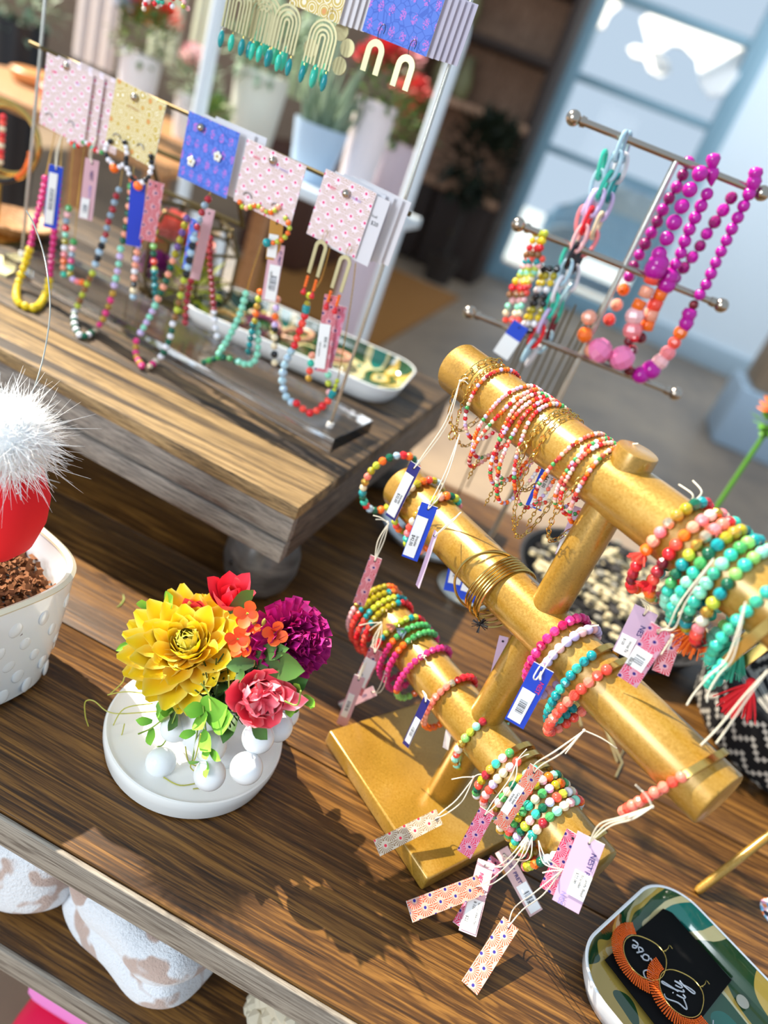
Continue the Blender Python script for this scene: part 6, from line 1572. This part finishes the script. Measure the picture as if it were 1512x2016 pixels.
t = ptag('lilac tag with white label hanging beside the upper post', G2(1140, 1010, -.02), G2(1105, 1095, -.02), .012, M_LILACTAG, sticker=(.45, .95, -.9, .8), srows=[('$785', .0034, .6, 0, M_INK)], barcode=False)
# blue tag with lettering
t = ptag('large royal blue tag lettered in pink, hanging from the magenta bracelet', G0(1066, 1322, .058), G0(1012, 1425, .056), .0175, M_BLUETAG, sticker=(.36, .94, -.85, .5), rows=[('NEST', .0055, .14, .5, M_PINKINK)])
strings(t, [G1(1130, 1252, .032), G1(1085, 1290, .05), G0(1058, 1330, .064), G0(1060, 1338, .062), G0(1066, 1322, .0595)], 2, .0022); knot(t, G1(1136, 1243, .031), ((.012, 0, .014), (.006, 0, .004)))
# top bar, big tags
t = ptag('large pink fan print tag with barcode label hanging under the rainbow set', G2(1296, 1246, .018), G2(1234, 1342, .018), .0170, M_FANROSE, sticker=(.36, .72, -1.0, .65), srows=[('B678', .0042, .56, -.7, M_INK)])
strings(t, [G2(1405, 1100, .036), G2(1345, 1185, .036), G2(1322, 1235, .03), G2(1300, 1240, .024), G2(1296, 1246, .0195)], 2, .0022); knot(t, G2(1324, 1252, .028), ((.001, 0, -.018), (.003, 0, -.012)))
t = ptag('pale pink tag with white label tucked behind the large fan print tag', G2(1268, 1210, .004), G2(1228, 1290, .004), .0190, M_LILACTAG, sticker=(.55, 1.0, -.9, .4), rows=[('NES', .0058, .22, .35, M_NAVYINK)], srows=[('Wrist Ta', .003, .62, .0, M_INK), ('$120', .003, .62, -.5, M_INK)], barcode=False)
strings(t, [G2(1262, 1180, .02), G2(1275, 1195, .012), G2(1268, 1210, .0055)], 2, .001)
t = ptag('small pink fan print tag peeping out right of the large one', G2(1325, 1255, .002), G2(1300, 1325, .002), .013, M_FANPINK)
# left cluster of the bottom bar
t = ptag('pink fan print tag with faded white label under the red bracelets', G0(738, 1285, .04), G0(700, 1365, .042), .0150, M_FANPINK, sticker=(.15, .8, -.9, .8), srows=[('$22', .004, .5, -.4, M_INK)], barcode=False)
strings(t, [G0(752, 1228, .034), G0(742, 1260, .039), G0(738, 1285, .0415)], 3, .002); knot(t, G0(750, 1226, .034), ((-.02, -.006, -.012), (-.008, 0, -.016)))
t = ptag('pale pink barcode tag hanging lowest at the left of the bottom bar', G0(706, 1338, .046), G0(672, 1428, .046), .0125, M_PINKTAG, sticker=(.3, .8, -.75, .4))
strings(t, [G0(748, 1240, .036), G0(725, 1290, .043), G0(706, 1338, .0475)], 2, .0015)
t = ptag('flat pink tag lettered in blue, pointing left behind the barcode tag', G0(733, 1362, .03), G0(640, 1405, .03), .0115, M_PINKTAG, rows=[('NEST', .0042, .1, 0, M_NAVYINK)], sticker=(.42, .95, -.7, .7))
strings(t, [G0(765, 1300, .03), G0(756, 1340, .032), G0(745, 1362, .032), G0(733, 1362, .0315)], 2, .002)
t = ptag('navy tag seen nearly edgewise under the grey tassel', G0(838, 1382, .036), G0(798, 1468, .036), .0085, M_NAVYTAG, twist=.4, sticker=(.35, .9, -.6, .9), barcode=True)
strings(t, [G0(832, 1360, .034), G0(838, 1370, .036), G0(838, 1382, .037)], 2, .0008)
t = ptag('beige tag seen edgewise below the coral pink bracelet', G0(890, 1408, .02), G0(877, 1474, .02), .007, M_BEIGETAG, twist=.5)
t = ptag('slim lilac tag hanging behind the lower post', G0(990, 1262, -.01), G0(974, 1330, -.01), .009, M_LILACTAG)
# strings with loose ends
def PB(a, b, z): return PZ(a, b, z)
t = ptag('cream fan print tag with pink dots resting across the gold base edge', PB(857, 1612, .045), PB(742, 1670, .030), .0150, M_FANCREAM, curve=.001)
strings(t, [G0(932, 1532, .030), G0(905, 1575, .036), PB(875, 1600, .047), PB(857, 1612, .0465)], 2, .003); knot(t, G0(932, 1530, .030), ((-.018, -.01, -.006), (.005, 0, .008)))
t = ptag('rose fan print tag hanging over the gold base', G0(955, 1604, .040), G0(913, 1682, .044), .0145, M_FANROSE)
strings(t, [G0(1018, 1498, .034), G0(1008, 1535, .040), G0(975, 1580, .042), G0(955, 1604, .0415)], 2, .0025); knot(t, G0(1018, 1496, .033), ((.002, 0, .016), (.006, 0, .012)))
t = ptag('peach fan print tag with handwritten style label across the crowded set', G0(1052, 1520, .042), G0(983, 1628, .046), .0130, M_FANPEACH, sticker=(.28, .76, -1.05, .1), srows=[('Candy bead', .0030, .36, -.2, M_INK), ('bracelet', .0030, .42, -.65, M_INK)], barcode=False, curve=.004)
strings(t, [G1(1148, 1440, .036), G0(1100, 1480, .060), G0(1060, 1505, .050), G0(1052, 1520, .0435)], 2, .003); knot(t, G1(1150, 1438, .036), ((.03, .004, -.004), (-.002, 0, -.03)))
t = ptag('peach fan print tag lying level at the near tip of the gold base', PB(938, 1745, .024), PB(806, 1795, .016), .0180, M_FANPEACH, curve=.001)
strings(t, [G0(1040, 1650, .036), G0(1010, 1700, .040), PB(965, 1738, .030), PB(938, 1745, .0255)], 2, .003)
t = ptag('pale pink tag with white price label crossing under the level peach tag', PB(955, 1705, .021), PB(920, 1838, .008), .0165, M_PINKTAG, sticker=(.52, .98, -.85, .85), rows=[('NES', .0058, .12, -.2, M_PINKINK)], srows=[('Good Vibes No.', .0034, .56, .45, M_INK), ('B 120 -', .0034, .56, -.05, M_INK), ('$22', .004, .78, -.5, M_INK)], barcode=False)
strings(t, [G0(1040, 1640, .034), G0(1015, 1680, .038), PB(985, 1705, .030), PB(955, 1705, .0225)], 2, .002)
t = ptag('rose fan print tag mostly hidden beneath the white price label', PB(975, 1700, .014), PB(905, 1825, .006), .0150, M_FANROSE)
t = ptag('grey pink tag lettered in navy lying in the shade right of the gold base', PB(992, 1682, .020), PB(1056, 1798, .006), .0145, M_GREYPINK, sticker=(.52, .97, -.7, .9), rows=[('NEST PRETTY', .0052, .08, .05, M_NAVYINK)], srows=[('$22', .0042, .74, -.2, M_INK)])
strings(t, [G0(1048, 1648, .036), G0(1035, 1690, .036), PB(1000, 1690, .028), PB(992, 1682, .0215)], 2, .003)
t = ptag('peach fan print tag lowest of all, its corner touching the table', PB(1000, 1826, .026), PB(924, 1945, .003), .0165, M_FANPEACH, curve=.001)
strings(t, [G0(1105, 1715, .050), G0(1060, 1760, .044), PB(1020, 1790, .034), PB(1000, 1826, .0275)], 2, .004); knot(t, G0(1104, 1714, .050), ((-.016, -.004, .008), (-.012, -.004, -.008)))
t = ptag('large lilac pink tag with label hanging at the right end of the bottom bar', G0(1160, 1660, .040), G0(1113, 1785, .052), .0225, M_LILACTAG, sticker=(.42, .80, -.25, 1.0), rows=[('NEST P', .0062, .10, .55, M_NAVYINK), ('NGS', .0058, .80, -.45, M_LILACINK)], srows=[('Candy Bead', .0036, .44, .72, M_INK), ('Bracelet', .0036, .44, .35, M_INK), ('$22.00', .0036, .44, -.02, M_INK)], barcode=False)
strings(t, [G1(1284, 1588, .05), G0(1235, 1610, .066), G0(1190, 1625, .056), G0(1160, 1660, .0415)], 3, .002); knot(t, G1(1284, 1588, .05), ((-.02, -.004, .014), (-.014, -.004, .012)))
t = ptag('rose fan print tag just behind the large lilac pink tag', G0(1128, 1650, .030), G0(1078, 1755, .036), .0150, M_FANROSE)
strings(t, [G0(1060, 1655, .036), G0(1075, 1700, .036), G0(1110, 1712, .034)], 2, .002)
# loose knots and strings higher up
for pts, lb, b_ in ((((1468, 1185), (1440, 1290), (1405, 1330), (1380, 1365), (1372, 1385)), 'white string with knotted tail hanging from the turquoise cuff', G2), (((1512, 1320), (1470, 1370), (1425, 1430), (1395, 1465)), 'single string hanging in front of the right end of the middle bar', G2), (((1345, 1000), (1365, 985), (1372, 970), (1350, 950)), 'white string bow standing on the rainbow bracelets', G2), (((1190, 905), (1215, 880), (1248, 876)), 'short white string end beside the post cap', G2)):
    bm = bmesh.new()
    for s in (-.0012, .0012): tube(bm, smooth([b_(a, b, .036 if 'hang' in lb else -.004) + V((s * i, 0, s * i)) for i, (a, b) in enumerate(pts)], 6), .0006, 6)
    o = obj('loose_string', bm, M_STRING); tag(o, lb, 'string')
bm = bmesh.new()  # crisp pale zigzag lines on the table, drawn as thin tubes
for q in (((1172, 1372), (1200, 1448), (1225, 1502), (1212, 1530)), ((1185, 1415), (1215, 1500), (1240, 1455)), ((1128, 1370), (1145, 1430))):
    tube(bm, [PZ(a, b, .0022) for a, b in q], .0013, 6)
o = obj('zigzag_lines', bm, M_PALEGOLD); tag(o, 'pale gold zigzag lines on the wood between the lower two bars', 'wire')
